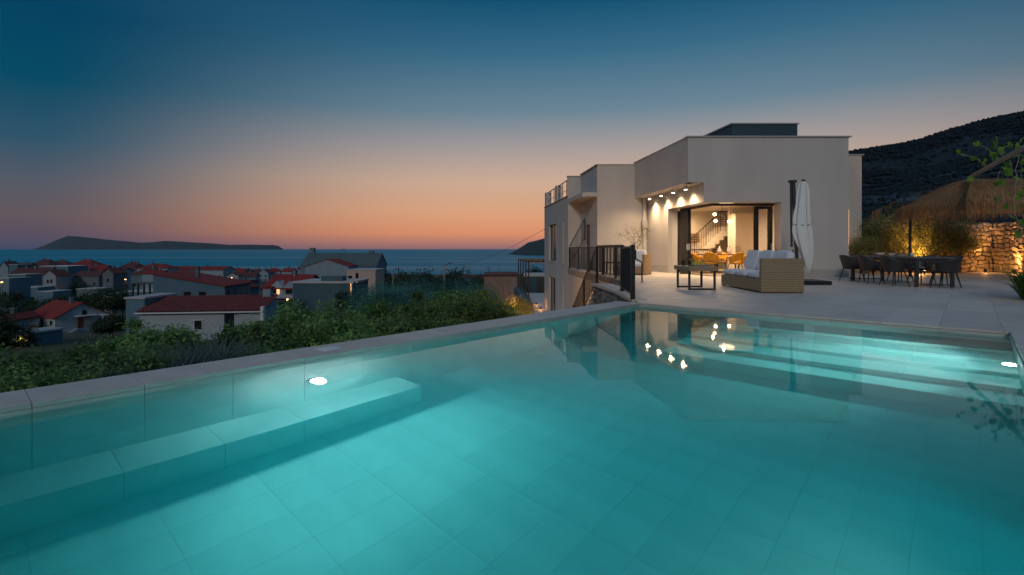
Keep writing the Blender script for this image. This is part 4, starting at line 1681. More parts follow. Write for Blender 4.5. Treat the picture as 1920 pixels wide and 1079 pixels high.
for k, (px, py, Y, r) in enumerate(grove):
    x, y = P2(px, Y)
    tree('citrus_tree', 'bushy green citrus tree ' + where[k], 'tree', x, y, gz(py, Y) + random.uniform(-.25, .2), r * random.uniform(.9, 1.05), CROWN_C, G1, k)

for k, (px, py, Y, r) in enumerate([(705, 528, 38, 2.1), (748, 521, 40, 2.4), (795, 517, 41, 2.5), (845, 518, 41, 2.4), (880, 524, 40, 2.2), (770, 530, 34, 1.8), (730, 540, 33, 1.7)]):
    x, y = P2(px, Y)
    tree('olive_tree', ('teal leaved olive tree at the seaward end of the olive row', 'second olive tree from the peach house', 'broad olive tree in the middle of the olive row', 'olive tree below the tall wooden mast', 'last olive tree towards the brown wall', 'lower olive tree before the middle of the row', 'low olive tree beside the citrus crowns')[k], 'tree', x, y, gz(py, Y), r, CROWN_O, 'olive trees below the sea', k)

dark = [(210, 540, 82, 2.6), (30, 618, 62, 1.9), (206, 590, 80, 2.2), (860, 508, 95, 3.6), (770, 510, 110, 4.0), (808, 512, 90, 3.2), (717, 508, 150, 4.0), (650, 548, 60, 1.6),
        (15, 575, 95, 3.5), (120, 552, 120, 3.5), (60, 560, 110, 3.2), (165, 545, 125, 4.0), (230, 545, 130, 3.5), (440, 557, 100, 2.6), (470, 570, 92, 2.2), (505, 572, 88, 2.0),
        (20, 548, 150, 3.2), (150, 530, 190, 4.0), (265, 530, 200, 3.0), (-60, 560, 100, 4.0), (-30, 600, 60, 3.0), (1003, 503, 60, 1.8), (532, 566, 80, 1.6), (905, 520, 70, 1.7)]
DL = ['tall dark tree beside the flat pale box house', 'dark tree above the roadside lamp posts', 'dark tree between the white gabled house and the pale box house', 'round dark tree against the sea', 'dark tree behind the olive row', 'dark tree by the wooden mast',
      'dark tree past the peach house', 'small tree before the peach house', 'dark tree up the slope by the frame edge', 'dark tree below the stone gable house', 'dark tree above the red roofed house', 'dark tree by the lit lane',
      'dark tree left of the pergola posts'.replace('left of', 'next to'), 'bush beside the tiled house chimney', 'bush under the dormer house', 'bush below the dormer balcony', 'dark tree among low teal sheds', 'dark tree in the old town', 'dark tree between old stone houses', 'dark tree outside the frame by the slope', 'dark tree outside the frame by the road',
      'small tree on the lower terrace pergola wall', 'bush by the corner of the grey building', 'low tree by the brown wall']
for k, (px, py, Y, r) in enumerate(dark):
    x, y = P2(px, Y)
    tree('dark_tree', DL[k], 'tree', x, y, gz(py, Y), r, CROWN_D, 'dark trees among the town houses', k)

# undergrowth between the trees
def undergrowth():
    r = np.random.default_rng(11)
    allv = []
    base = np.array([0.0, 0, 0])
    n_c = 900
    pts = []
    while len(pts) < n_c:
        s = r.uniform(-22, 14); w = r.uniform(1.0, 30) if r.random() < .7 else r.uniform(1.0, 9)
        p = CORNER - PU * s + PV * (0.48 + w)
        if p.y < 3 or (p.y > 30 and p.x > -2) or p.x > 2.0:
            continue
        pts.append((p.x, p.y, terr(p.x, p.y)))
    vs = []
    for (x, y, z) in pts:
        k = 110
        q = r.normal(size=(k, 3)) * np.array([.5, .5, .28]) + np.array([x, y, z + .35])
        nrm = r.normal(size=(k, 3)) + np.array([0, 0, .6]); nrm /= np.linalg.norm(nrm, axis=1)[:, None]
        t = np.cross(nrm, r.normal(size=(k, 3))); t /= np.linalg.norm(t, axis=1)[:, None]
        bt = np.cross(nrm, t); L = .11 * (0.6 + .8 * r.random(k))[:, None]
        vs.append(np.stack([q - t * L, q + bt * L * .35, q + t * L, q - bt * L * .35], axis=1).reshape(-1, 3))
    v = np.concatenate(vs); n = len(v) // 4
    me = bpy.data.meshes.new('undergrowth')
    me.vertices.add(4 * n); me.vertices.foreach_set('co', v.ravel())
    me.loops.add(4 * n); me.loops.foreach_set('vertex_index', np.arange(4 * n, dtype=np.int32))
    me.polygons.add(n); me.polygons.foreach_set('loop_start', np.arange(0, 4 * n, 4, dtype=np.int32))
    me.update(calc_edges=True)
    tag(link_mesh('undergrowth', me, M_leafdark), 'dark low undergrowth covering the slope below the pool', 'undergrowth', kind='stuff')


undergrowth()


def blades(name, n, rad, h, seed, m, width=0.012):
    R = random.Random(seed)
    b = MB()
    for k in range(n):
        a = R.uniform(0, 6.28); d = R.random() ** .5 * rad * .5
        p = Vector((math.cos(a) * d, math.sin(a) * d, 0))
        a2 = a + R.uniform(-.6, .6); l = h * R.uniform(.55, 1.1); out = rad * R.uniform(.3, 1.0)
        q = Vector((math.cos(a2), math.sin(a2), 0))
        sd = Vector((-q.y, q.x, 0)) * width * R.uniform(.6, 1.3)
        m1 = p + q * out * .35 + Vector((0, 0, l * .65)); tip = p + q * out + Vector((0, 0, l * R.uniform(.75, 1.0)))
        b.poly([p - sd, p + sd, m1 + sd * .8, m1 - sd * .8]); b.poly([m1 - sd * .8, m1 + sd * .8, tip])
    me = b.mesh(name); me.materials.append(m)
    return me


SAGE = [blades('foliage', 420, 0.95, 1.25, 30 + k, M_sagebrush, .016) for k in range(2)]
for k, (px, py, Y) in enumerate(((345, 668, 9.3), (392, 652, 11.2), (300, 690, 8.2), (240, 668, 10.6), (420, 668, 10.4))):
    x, y = P2(px, Y)
    t = thing('grey_shrub', ('wispy grey green shrub behind the coping, beside the bushes', 'wispy grey shrub below the tiled house', 'low wispy shrub touching the coping', 'wispy grey shrub behind the frontmost citrus trees', 'small wispy shrub near the skimmer lid')[k], 'shrub', (x, y, gz(py, Y) - 1.0), k, 'grey wispy shrubs')
    c = link_mesh('foliage', SAGE[k % 2], None, t)
    b = MB(); b.tube([(0, 0, -1.6), (0, 0, 0.1)], 0.04, 6); b.build('stem', M_bark, t)

# lit shrub and small bare tree at the lower terrace
x, y = P2(962, 21.5)
lt = tree('lit_shrub', 'small garden shrub glowing yellow from a lamp at its foot', 'shrub', x, y, gz(556, 21.5), 0.95, CROWN_G, None, 1)
gl = thing('garden_spotlight', 'small spotlight in the ground under the yellow lit shrub', 'spotlight', (x + 0.55, y - 1.0, terr(x, y)))
b = MB(); b.lathe([(0.05, 0), (0.06, 0.14)], 10); b.build('can', M_black, gl)
b = MB(); b.lathe([(0.05, .141), (0.05, .146)], 10); b.build('lens', E_warm, gl)
lamp('POINT', (0.1, -0.25, 1.0), 240, AMBER, gl, 0.06)


def bare_tree(label, x, y, z, h, seed, name='bare_tree', leaves=0, mleaf=None, r0=0.05, cat='tree', zoff=0.0):
    R = random.Random(seed)
    T = thing(name, label, cat, (x, y, z))
    b = MB()
    tips = []

    def grow(p, d, l, r, n):
        q = p + d * l
        mid = (p + q) / 2 + Vector((R.uniform(-.06, .06), R.uniform(-.06, .06), 0)) * l
        b.tube([p, mid, q], [r, r * .85, r * .7], 6)
        if n == 0:
            tips.append(q); return
        for _ in range(R.choice((2, 3))):
            e = (d + Vector((R.uniform(-.8, .8), R.uniform(-.8, .8), R.uniform(-.1, .5)))).normalized()
            grow(q, e, l * R.uniform(.6, .85), r * .6, n - 1)
        tips.append(q)
    grow(Vector((0, 0, zoff)), Vector((0.05, 0, 1)), h * .33, r0, 4)
    b.build('trunk', M_bark, T, True)
    if leaves:
        mb = MB()
        for t in tips:
            for _ in range(leaves):
                p = t + Vector((R.gauss(0, .09), R.gauss(0, .09), R.gauss(0, .09)))
                n = Vector((R.gauss(0, 1), R.gauss(0, 1), R.gauss(.3, 1))).normalized()
                a = n.orthogonal().normalized(); c = n.cross(a)
                mb.poly([p - a * .05, p + c * .013, p + a * .05, p - c * .013])
        mb.build('crown', mleaf, T)
    return T


x, y = P2(948, 23.0)
bare_tree('bare branched little tree lit amber beside the shrub', x, y, terr(x, y), 4.1, 9, r0=.05)
lamp('POINT', (x + .35, y - .8, gz(572, 22)), 30, AMBER, gl).matrix_parent_inverse = gl.matrix_basis.inverted()

# potted olive by the villa wall
pot = thing('potted_olive', 'slender potted olive tree by the stair block wall', 'potted tree', (gx(1190, 21.3), 21.3, 0))
b = MB(); b.lathe([(0.16, 0), (0.24, 0.10), (0.26, 0.42), (0.24, 0.48), (0.21, 0.48), (0.20, 0.44)], 20); b.build('pot', M_terra, pot, True)
R_ = random.Random(15)
b = MB(); tips = []


def grow2(p, d, l, r, n):
    q = p + d * l
    mid = (p + q) / 2 + Vector((R_.uniform(-.05, .05), R_.uniform(-.05, .05), 0))
    b.tube([p, mid, q], [r, r * .85, r * .7], 6)
    if n == 0:
        tips.append((q, d)); return
    tips.append((q, d))
    for _ in range(3 if n == 4 else 2):
        e = (d + Vector((R_.uniform(-.95, .95), R_.uniform(-.5, .5), R_.uniform(-.1, .4)))).normalized()
        grow2(q, e, l * R_.uniform(.75, 1.0), r * .62, n - 1)


grow2(Vector((0, 0, .44)), Vector((0.05, 0, 1)), .40, .028, 4)
b.build('trunk', M_bark, pot, True)
mb = MB()
for t, d in tips[5:]:
    for _ in range(13):
        p = t - d * R_.uniform(-.05, .25) + Vector((R_.gauss(0, .075), R_.gauss(0, .06), R_.gauss(0, .075)))
        n_ = Vector((R_.gauss(0, 1), R_.gauss(0, 1), R_.gauss(0, 1))).normalized()
        a_ = n_.orthogonal().normalized(); c_ = n_.cross(a_)
        mb.poly([p - a_ * .036, p + c_ * .010, p + a_ * .036, p - c_ * .010])
mb.build('crown', M_leafgarden, pot)

# small dark side table seen through the railing
st = thing('side_table', 'small dark side table behind the balcony railing', 'table', (3.95, 19.8, 0))
b = MB(); b.box(-0.35, -0.3, 0.44, 0.35, 0.3, 0.50); b.build('tabletop', M_anth, st)
for sx in (-1, 1):
    for sy in (-1, 1):
        b = MB(); b.box(sx * .31 - .02, sy * .26 - .02, 0, sx * .31 + .02, sy * .26 + .02, .438); b.build('leg', M_anth, st)

# ------------------------------------------------------------------ garden wall with real stones
def stone_wall(label, p0, p1, z0, z1, seed, cell=(0.30, 0.17), limit=295):
    W = thing('stone_wall', label, 'wall')
    p0 = Vector((*p0, 0)); p1 = Vector((*p1, 0)); d = (p1 - p0); L = d.length; d.normalize()
    n = Vector((d.y, -d.x, 0))          # towards the viewer side
    R = random.Random(seed)
    b = MB()
    b.v += [tuple(p0 + Vector((0, 0, z0 - .2))), tuple(p1 + Vector((0, 0, z0 - .2))), tuple(p1 + Vector((0, 0, z1))), tuple(p0 + Vector((0, 0, z1)))]
    b.v += [tuple(Vector(q) - n * .5) for q in b.v[:4]]
    b.f += [(0, 1, 2, 3), (5, 4, 7, 6), (3, 2, 6, 7), (4, 0, 3, 7), (1, 5, 6, 2)]
    b.build('core', M_mortar, W)
    rows = int((z1 - z0) / cell[1])
    lst = []
    for r in range(rows):
        za = z0 + (z1 - z0) * r / rows; zb = z0 + (z1 - z0) * (r + 1) / rows
        t = -R.uniform(0, cell[0])
        while t < L:
            wd = cell[0] * R.uniform(.55, 1.5)
            a, c = max(0, t), min(L, t + wd)
            if c - a > .06:
                lst.append((a, c, za, zb))
            t += wd

    def wob(t, z):
        return mnoise.noise(Vector((t * 3.1, z * 3.1, seed))) * .13, mnoise.noise(Vector((t * 3.1 + 9, z * 3.1, seed))) * .15
    rest = MB(); nrest = 0
    for i, (a, c, za, zb) in enumerate(lst):
        ring0 = []
        pts = [(a, za), ((a + c) / 2, za), (c, za), (c, (za + zb) / 2), (c, zb), ((a + c) / 2, zb), (a, zb), (a, (za + zb) / 2)]
        cxm, czm = (a + c) / 2, (za + zb) / 2
        dx_, dz_ = wob(cxm, czm)
        out = R.uniform(.02, .06)
        r1, r2 = [], []
        for k, (t, z) in enumerate(pts):
            w1, w2 = wob(t, z)
            t2, z2 = t + w1, z + w2
            cut = .80 if k % 2 == 0 else .92
            r1.append((cxm + dx_ + (t2 - cxm - dx_) * cut * R.uniform(.92, 1.04), czm + dz_ + (z2 - czm - dz_) * cut * R.uniform(.92, 1.04)))
        tilt = R.uniform(-.35, .35), R.uniform(-.35, .35)
        v = []
        for (t, z) in r1:
            v.append(p0 + d * t + Vector((0, 0, z)) + n * .0)
        for (t, z) in r1:
            t3, z3 = cxm + dx_ + (t - cxm - dx_) * .78, czm + dz_ + (z - czm - dz_) * .78
            v.append(p0 + d * t3 + Vector((0, 0, z3)) + n * max(.012, out + tilt[0] * (t3 - cxm) * .3 + tilt[1] * (z3 - czm) * .4))
        m = 8
        tgt = MB() if i < limit else rest
        bb = len(tgt.v)
        tgt.v += [tuple(q) for q in v]
        tgt.f += [(bb + k, bb + (k + 1) % m, bb + m + (k + 1) % m, bb + m + k) for k in range(m)] + [tuple(bb + m + k for k in range(m))]
        if i < limit:
            tgt.build('stone', M_stone, W)
        else:
            nrest += 1
    if nrest:
        o = rest.build('upper_stone', M_stone, W); o['kind'] = 'stuff'
    return W


stone_wall('amber lit dry stone wall behind the dining table and shrubs', (16.2, 22.3), (20.72, 21.85), 0, 2.1, 3)
stone_wall('side stone wall coming forward from the corner joint, one narrow lit strip', (20.74, 21.80), (19.3, 16.2), 0, 2.12, 8)
stone_wall('shaded stone wall behind the olive shrubs next to the villa wing', (14.75, 23.5), (16.18, 22.32), 0, 1.5, 12)


def uplight(label, x, y, dvec, power):
    u = thing('ground_uplight', label, 'uplight', (x, y, 0), group='uplights at the foot of the walls')
    b = MB(); b.lathe([(0.05, 0.0), (0.06, 0.05), (0.06, 0.16), (0.05, 0.16), (0.045, 0.10)], 12); b.build('can', M_black, u)
    b = MB(); b.lathe([(0.043, .10), (0.043, .106)], 12); b.build('lens', E_warm, u)
    lamp('SPOT', (0, 0, .17), power, AMBER, u, .03, dvec, 64, .9)
    lamp('POINT', (0, 0.0, .30), power * .03, AMBER, u, .04)
    return u


uplight('black uplight washing the wall just beside the corner joint', gx(1852, 21.3), 21.4, (0.05, .22, 1), 280)
uplight('black uplight at the foot of the forward side wall', 20.16, 20.35, (.16, -.0, 1), 280)
uplight('uplight hidden under the olive shrubs behind the dining table', gx(1725, 20.3), 20.3, (-.05, .25, 1), 800)
gs = thing('table_spot', 'tiny bright ground light seen between the table legs', 'ground light', (gx(1722, 19.9), 19.6, 0))
b = MB(); b.lathe([(0.03, 0), (0.03, .16)], 10); b.build('stake', M_black, gs)
b = MB(); b.lathe([(0.035, .161), (0.045, .19), (0.03, .22)], 12); b.build('bulb', E_warm, gs)
lamp('SPOT', (0, .30, .40), 330, AMBER, gs, .05, (0, .75, .75), 125, .9)

for k, (px, py, Y, r) in enumerate(((1640, 400, 21.5, 1.25), (1668, 425, 20.6, 0.95), (1715, 398, 21.3, 1.3), (1760, 410, 21.2, 1.05), (1800, 412, 21.6, 0.95), (1690, 388, 23.5, 1.4), (1625, 440, 20.3, .8))):
    x, y = P2(px, Y)
    tree('olive_shrub', ('dark olive shrub beside the villa wing', 'small olive shrub before the wing', 'olive shrub lit amber from below behind the parasol pole', 'half lit olive shrub under the thatch edge', 'olive shrub leaning over the lit stone wall', 'tall olive shrub at the back of the garden bed', 'low dark shrub at the wing foot')[k], 'shrub', x, y, gz(py, Y), r, CROWN_G, 'olive shrubs behind the dining table', k, zb=0.0, rzs=.9)


# ------------------------------------------------------------------ thatched parasol roof and vine beam
def thatch():
    T = thing('thatched_shelter', 'shaggy straw thatched shelter roof over the garden corner', 'shelter')
    xa, xb, yc, R0 = 16.05, 19.0, 17.7, 2.15
    zr, ze = 3.38, 2.22

    def ring(t, rr, z):
        # stadium, angle param t in [0,1)
        a = 2 * math.pi * t
        cx = xa if math.cos(a) < 0 else xb
        return Vector((cx + rr * math.cos(a), yc + rr * math.sin(a), z))
    b = MB()
    n = 64
    prof = [(0.05, zr), (0.5, zr - .10), (1.0, zr - .34), (1.5, zr - .62), (1.95, zr - .98), (1.90, zr - 1.0), (0.2, zr - .98)]
    for rr, z in prof:
        for k in range(n):
            b.v.append(tuple(ring(k / n, rr, z)))
    for i in range(len(prof) - 1):
        for k in range(n):
            k2 = (k + 1) % n
            b.f.append((i * n + k, (i + 1) * n + k, (i + 1) * n + k2, i * n + k2))
    b.build('thatch_core', M_thatch, T, True)
    s = MB()
    R = random.Random(6)
    N_ = 20000
    for q in range(N_):
        t = 0.27 + 0.62 * R.random() if R.random() < .9 else R.random()
        u = R.random() ** .75 if R.random() < .72 else R.uniform(.88, 1.0)
        rr = .1 + 1.95 * u
        z = interp([(p, -w) for p, w in [(0.05, -zr), (0.5, -(zr - .10)), (1.0, -(zr - .34)), (1.5, -(zr - .62)), (2.05, -(zr - 1.0))]], rr)
        p = ring(t, rr, z + .02) if True else None
        if math.cos(2 * math.pi * t) > -.02 or R.random() < .55:
            p.x = R.uniform(xa, xb) if abs(math.cos(2 * math.pi * t)) < .98 else p.x
            a = -math.pi / 2 if R.random() < .93 else math.pi / 2
            p.y = yc + rr * math.sin(a); out = Vector((R.gauss(0, .12), math.sin(a), 0))
        else:
            out = ring(t, 1.0, 0) - ring(t, 0.0, 0)
            out += Vector((R.gauss(0, .12), R.gauss(0, .12), 0))
        out.normalize()
        l = R.uniform(.22, .5)
        drop = -.35 - .75 * u + R.gauss(0, .15)
        dirv = (out * .85 + Vector((0, 0, drop))).normalized()
        if u > .88:
            dirv = (out * .25 + Vector((R.gauss(0, .1), R.gauss(0, .1), -1))).normalized(); l *= 1.15
        p += out * R.uniform(0, .05) + Vector((0, 0, R.uniform(0, .06)))
        sd = dirv.cross(Vector((0, 0, 1)))
        sd = sd.normalized() * R.uniform(.003, .007)
        e = p + dirv * l
        s.poly([p - sd, p + sd, e + sd * .4, e - sd * .4])
    for q in range(260):   # loose tufts along the ridge
        p = Vector((R.uniform(xa - .1, xb), yc + R.gauss(0, .08), zr))
        e = p + Vector((R.gauss(0, .12), R.gauss(0, .12), R.uniform(.02, .13)))
        sd = Vector((.005, 0, 0))
        s.poly([p - sd, p + sd, e])
    o = s.build('straw', leaf_mat('straw', (0.33, 0.17, 0.075), (0.62, 0.38, 0.19), .25, .8), T); o['kind'] = 'stuff'
    for px_, yy in ((14.30, 18.2),):
        b = MB(); b.tube([(px_, yy, 0), (px_, yy, 2.40)], .045, 10); b.build('post', M_black, T)
    b = MB(); b.tube([(18.9, 17.6, 0), (18.9, 17.6, 2.4)], .045, 10); b.build('post', M_black, T)


thatch()


def vine():
    B = thing('pergola_beam', 'weathered wooden beam reaching out over the terrace from the thatch', 'beam')
    b = MB(); b.tube([(15.45, 17.1, 3.40), (12.65, 12.75, 3.42), (10.9, 10.0, 3.43)], .065, 10); b.build('pole', M_pole, B)
    b = MB(); b.tube([(11.2, 10.47, 0), (11.2, 10.47, 3.37)], .06, 10); b.build('post', M_pole, B)
    V = thing('grape_vine', 'green grape vine with lobed leaves climbing on the wooden beam', 'vine')
    R = random.Random(21)
    outl = [(0, -.42), (.28, -.50), (.46, -.22), (.36, -.05), (.56, .16), (.28, .22), (.20, .34), (0, .60), (-.20, .34), (-.28, .22), (-.56, .16), (-.36, -.05), (-.46, -.22), (-.28, -.50)]
    lm = []
    for q in range(3):
        b = MB()
        b.v.append((0, 0, 0.02))
        for x, y in outl:
            b.v.append((x * R.uniform(.9, 1.1), y * R.uniform(.9, 1.1), -.14 * (x * x + y * y) * 2 + R.uniform(-.05, .05)))
        k = len(outl)
        b.f += [(0, 1 + i, 1 + (i + 1) % k) for i in range(k)]
        me = b.mesh('leaf'); me.materials.append(M_leafvine); lm.append(me)
    stems = MB()

    def leaf(p, s=.15):
        o = link_mesh('leaf', lm[R.randrange(3)], None, V)
        o.location = p
        o.scale = (s, s, s)
        o.rotation_euler = (R.uniform(.7, 1.9), R.uniform(-.5, .5), R.uniform(-.9, .9))
    # shoots along the beam
    for k in range(7):
        t = R.uniform(.45, 1.1)
        base = Vector((15.45 - 2.8 * t, 17.1 - 4.35 * t, 3.44))
        pts = [base]
        dvec = Vector((R.uniform(-.5, .3), R.uniform(-.3, .3), R.uniform(.4, 1.0)))
        for j in range(5):
            dvec += Vector((R.uniform(-.3, .3), R.uniform(-.2, .2), R.uniform(-.35, .1)))
            pts.append(pts[-1] + dvec.normalized() * .17)
        stems.tube(pts, .008, 5)
        for p in pts[1:]:
            leaf(p + Vector((R.uniform(-.06, .06), R.uniform(-.1, .1), R.uniform(-.06, .06))), R.uniform(.10, .2))
    # hanging curtain of stems beside the thatch
    for k in range(9):
        X = 0
        px = R.uniform(1872, 1935); Y = R.uniform(12.3, 13.8)
        pts = []
        py = R.uniform(285, 330)
        end = R.uniform(380, 470)
        while py < end:
            pts.append(Vector((gx(px, Y), Y, gz(py, Y))))
            py += 14; px += R.uniform(-5, 5)
        if len(pts) > 1:
            stems.tube(pts, .007, 5)
        for p in pts:
            if R.random() < .62:
                leaf(p + Vector((R.uniform(-.12, .12), R.uniform(-.1, .1), R.uniform(-.05, .05))), R.uniform(.10, .19))
    for px, py in ((1820, 335), (1838, 338), (1868, 345), (1880, 350), (1895, 365), (1885, 306), (1905, 290), (1893, 268), (1910, 275), (1876, 287), (1880, 323), (1848, 300), (1862, 290)):
        Y = 13.2 + R.uniform(-.4, .8)
        leaf(Vector((gx(px, Y), Y, gz(py, Y))), R.uniform(.10, .18))
    stems.build('stem', M_pole, V)


vine()

# leafy plant at the terrace edge
pl = thing('edge_plant', 'bright green arching plant at the terrace edge near the pool corner', 'plant', (10.42, 9.7, 0))
link_mesh('foliage', blades('foliage', 700, .95, .75, 77, M_grasshrub, .014), None, pl)
b = MB(); b.tube([(0, 0, -.02), (0, 0, .2)], .07, 8); b.build('stem', M_bark, pl)


# ------------------------------------------------------------------ interior things
def interior():
    T = thing('indoor_table', 'round dark wood dining table inside the villa', 'table', (8.75, 21.6, 0))
    b = MB(); b.lathe([(0.80, .74), (0.82, .755), (0.82, .785), (0.80, .79)], 40); b.build('tabletop', M_wood, T)
    b = MB(); b.lathe([(0.05, .04), (0.05, .739)], 12); b.lathe([(0.32, 0), (0.30, .039)], 24); b.build('pedestal', M_black, T)
    G = 'mustard chairs round the indoor table'
    first = None
    spots = [(-70, 'mustard chair with its back to the terrace, beside the vase side'), (-125, 'mustard chair with its back to the terrace, beside the pineapple'), (-20, 'mustard chair at the cabinet side of the indoor table'),
             (-172, 'mustard chair at the sliding panel side of the indoor table'), (60, 'mustard chair behind the indoor table near the column'), (125, 'mustard chair behind the indoor table near the stair')]
    for deg, lab in spots:
        a = math.radians(deg)
        loc = (8.75 + 1.02 * math.cos(a), 21.6 + 1.02 * math.sin(a), 0)
        if first is None:
            first = shell_chair('dining_chair', lab, 'chair', loc, a + math.pi, M_must, M_black, M_must, hb=.86, ha=.66, gap=True, group=G, pad=False)
        else:
            dup(first, loc, a + math.pi, lab, G)
    P = thing('pendant_lamp', 'black pendant lamp with three glowing globes above the indoor table', 'pendant lamp', (8.95, 21.6, 2.949))
    b = MB(); b.tube([(0, 0, 0), (0, 0, -.95)], .008, 6); b.build('cord', M_black, P)
    b = MB(); b.tube([(-.30, 0, -.50), (.28, 0, -.68)], .010, 6); b.tube([(-.28, 0, -.74), (.28, 0, -.68)], .010, 6); b.tube([(0, 0, -.7), (0, 0, -.95)], .014, 6)
    b.build('arm', M_black, P)
    for p in ((-.31, 0, -.48), (-.27, 0, -.76), (.31, 0, -.78)):
        b = MB(); cushion_mb(b, p, (.13, .13, .13), 1.0 / 1.7, 8); b.build('globe', E_warm, P, True)
    C = thing('kitchen_cabinet', 'tall cream kitchen cabinet with two plain doors', 'cabinet', (10.85, 23.2, 0))
    b = MB(); b.box(-.62, 0.02, 0.0, .45, .6, 2.62); b.build('carcass', M_cabinet, C)
    b = MB(); b.box(-.615, 0, .90, .445, .0185, 2.615); d = b.build('door', M_cabinet, C)
    b = MB(); b.box(-.615, 0, .02, .445, .0185, .892); b.build('door', M_cabinet, C)
    b = MB(); b.box(-.1, -.02, .93, .40, -.001, .945); b.build('handle', M_anth, d)
    for nm, lab, x, y, prof, m in (('vase', 'grey pink bottle vase in the middle of the indoor table', 8.80, 21.5, [(.07, 0), (.10, .08), (.07, .2), (.025, .26), (.03, .33)], M_ceramic),
                                   ('jug', 'small brown jug beside the bottle vase', 8.45, 21.55, [(.05, 0), (.06, .08), (.04, .16), (.045, .22)], M_wood),
                                   ('glass_jar', 'squat pale jar on the table by the cabinet side', 9.32, 21.75, [(.06, 0), (.09, .06), (.09, .18), (.05, .24), (.05, .27)], M_ceramic)):
        t = thing(nm, lab, nm.split('_')[-1], (x, y, .791)); b = MB(); b.lathe(prof, 18); b.build('body', m, t, True)
    S = thing('wall_panel', 'brown slatted wood wall decoration behind the indoor stair', 'wall panel', (9.45, 26.27, 1.55))
    for k in range(4):
        b = MB(); b.box(-.22, -.03, -.25 + k * .13, .22, .028, -.15 + k * .13); b.build('slat', M_wood, S)


interior()


# ------------------------------------------------------------------ lower terrace with pergola
def lower_terrace():
    L = thing('lower_terrace', 'pale lower terrace paving beside the villa', 'terrace', kind='structure')
    b = MB(); b.prism([(-.3, 26), (2.9, 26), (2.15, 34.3), (4.0, 46), (0.5, 46), (0.9, 36), (-.1, 31)], -3.3, -3.0)
    b.build('paving', M_deck, L)
    W = thing('planter_wall', 'dark stone planter wall round the pergola bed', 'wall')
    b = MB(); b.prism([(1.25, 33.5), (1.25, 35.2), (.75, 44.2), (.2, 44.2), (.55, 35), (.3, 33.5)], -3.4, -2.35); b.build('masonry', M_wall_d, W)
    b = MB(); b.prism([(.25, 33.0), (1.35, 33.0), (1.40, 33.48), (.25, 33.48)], -3.4, -2.55); b.build('front_masonry', mat('red_rubble', (.22, .12, .09), .9, .4, 6, bump=.5), W)
    P = thing('black_pergola', 'slim black pergola with thatch fringe on the lower terrace', 'pergola')
    pts = [(.55, 43.7), (.70, 41.2), (.86, 39.0), (1.01, 37.2), (1.16, 35.5)]
    for x, y in pts:
        b = MB(); b.box(x - .045, y - .045, -2.36, x + .045, y + .045, .06); b.build('post', M_black, P)
    b = MB(); b.tube([(.55, 43.7, .10), (1.16, 35.5, .10)], .055, 6); b.build('beam', M_black, P)
    for x, y in pts:
        b = MB(); b.tube([(x, y, .12), (x + 2.2, y + .15, .12)], .045, 6); b.build('rafter', M_black, P)
    b = MB(); R = random.Random(3)
    for k in range(900):
        t = R.random(); x = .75 + 2.0 * R.random() + .6 * t; y = 43.6 - 8.2 * t
        p = Vector((x, y, .16)); e = p + Vector((R.gauss(0, .1), R.gauss(0, .1), -R.uniform(.05, .35))); sd = Vector((.012, 0, 0))
        b.poly([p - sd, p + sd, e])
    b.build('thatch', M_thatch, P)
    O = thing('garden_store', 'low dark grey outbuilding behind the pergola', 'outbuilding')
    x0, x1, Y = gx(985, 50), gx(1040, 50), 50
    b = MB(); b.box(x0, Y, -5, x1, Y + 4, gz(519, Y)); b.build('wall', M_wall_d, O)
    b = MB(); b.box(x0 - .15, Y - .15, gz(519, Y) + .002, x1, Y + 4, gz(517, Y) + .1); b.build('roof', M_cap, O)
    b = MB(); b.box(gx(1006, Y), Y - .02, -3.4, gx(1018, Y), Y - .002, -1.8); b.build('door', M_anth, O)
    B = thing('brown_wall_house', 'brown rendered house wall beyond the lit bare tree', 'house')
    Y = 46; b = MB(); b.box(gx(908, Y), Y, -8, gx(969, Y), Y + 6, gz(517, Y)); b.build('wall', mat('brown_render', (.30, .20, .17), .9, .15, 1.0), B)
    b = MB(); b.box(gx(906, Y), Y - .2, gz(517, Y) + .002, gx(971, Y), Y + 6.2, gz(515.5, Y)); b.build('roof', M_roof_dk, B)
    for k, (x, y, lab) in enumerate(((1.75, 36.5, 'low floor light on the lower terrace near the planter'), (1.9, 33.6, 'floor light on the lower terrace by the villa window'))):
        u = thing('floor_light', lab, 'floor light', (x, y, -3.0), group='floor lights on the lower terrace')
        b = MB(); b.lathe([(.05, 0), (.05, .10), (.07, .12)], 10); b.build('can', M_black, u)
        b = MB(); b.lathe([(.045, .06), (.046, .09)], 10); b.build('lens', E_warm, u)
        lamp('POINT', (0, -.1, .25), 5, AMBER, u, .05)


lower_terrace()


# ------------------------------------------------------------------ town
WIN = {}


def window_mesh(w, h):
    key = (w, h)
    if key not in WIN:
        b = MB()
        b.box(-w / 2, -.03, 0, w / 2, .03, h)
        me = b.mesh('window'); me.materials.append(M_pane)
        WIN[key] = me
        f = MB(); t = .09
        f.box(-w / 2 - t, -.05, -.06, -w / 2 - .002, .02, h + t); f.box(w / 2 + .002, -.05, -.06, w / 2 + t, .02, h + t)
        f.box(-w / 2, -.05, h + .002, w / 2, .02, h + t); f.box(-w / 2, -.07, -.10, w / 2, .02, -.002)
        fm = f.mesh('frame'); fm.materials.append(M_trim)
        WIN[(w, h, 'f')] = fm
    return WIN[key], WIN[(w, h, 'f')]


HOUSES = []


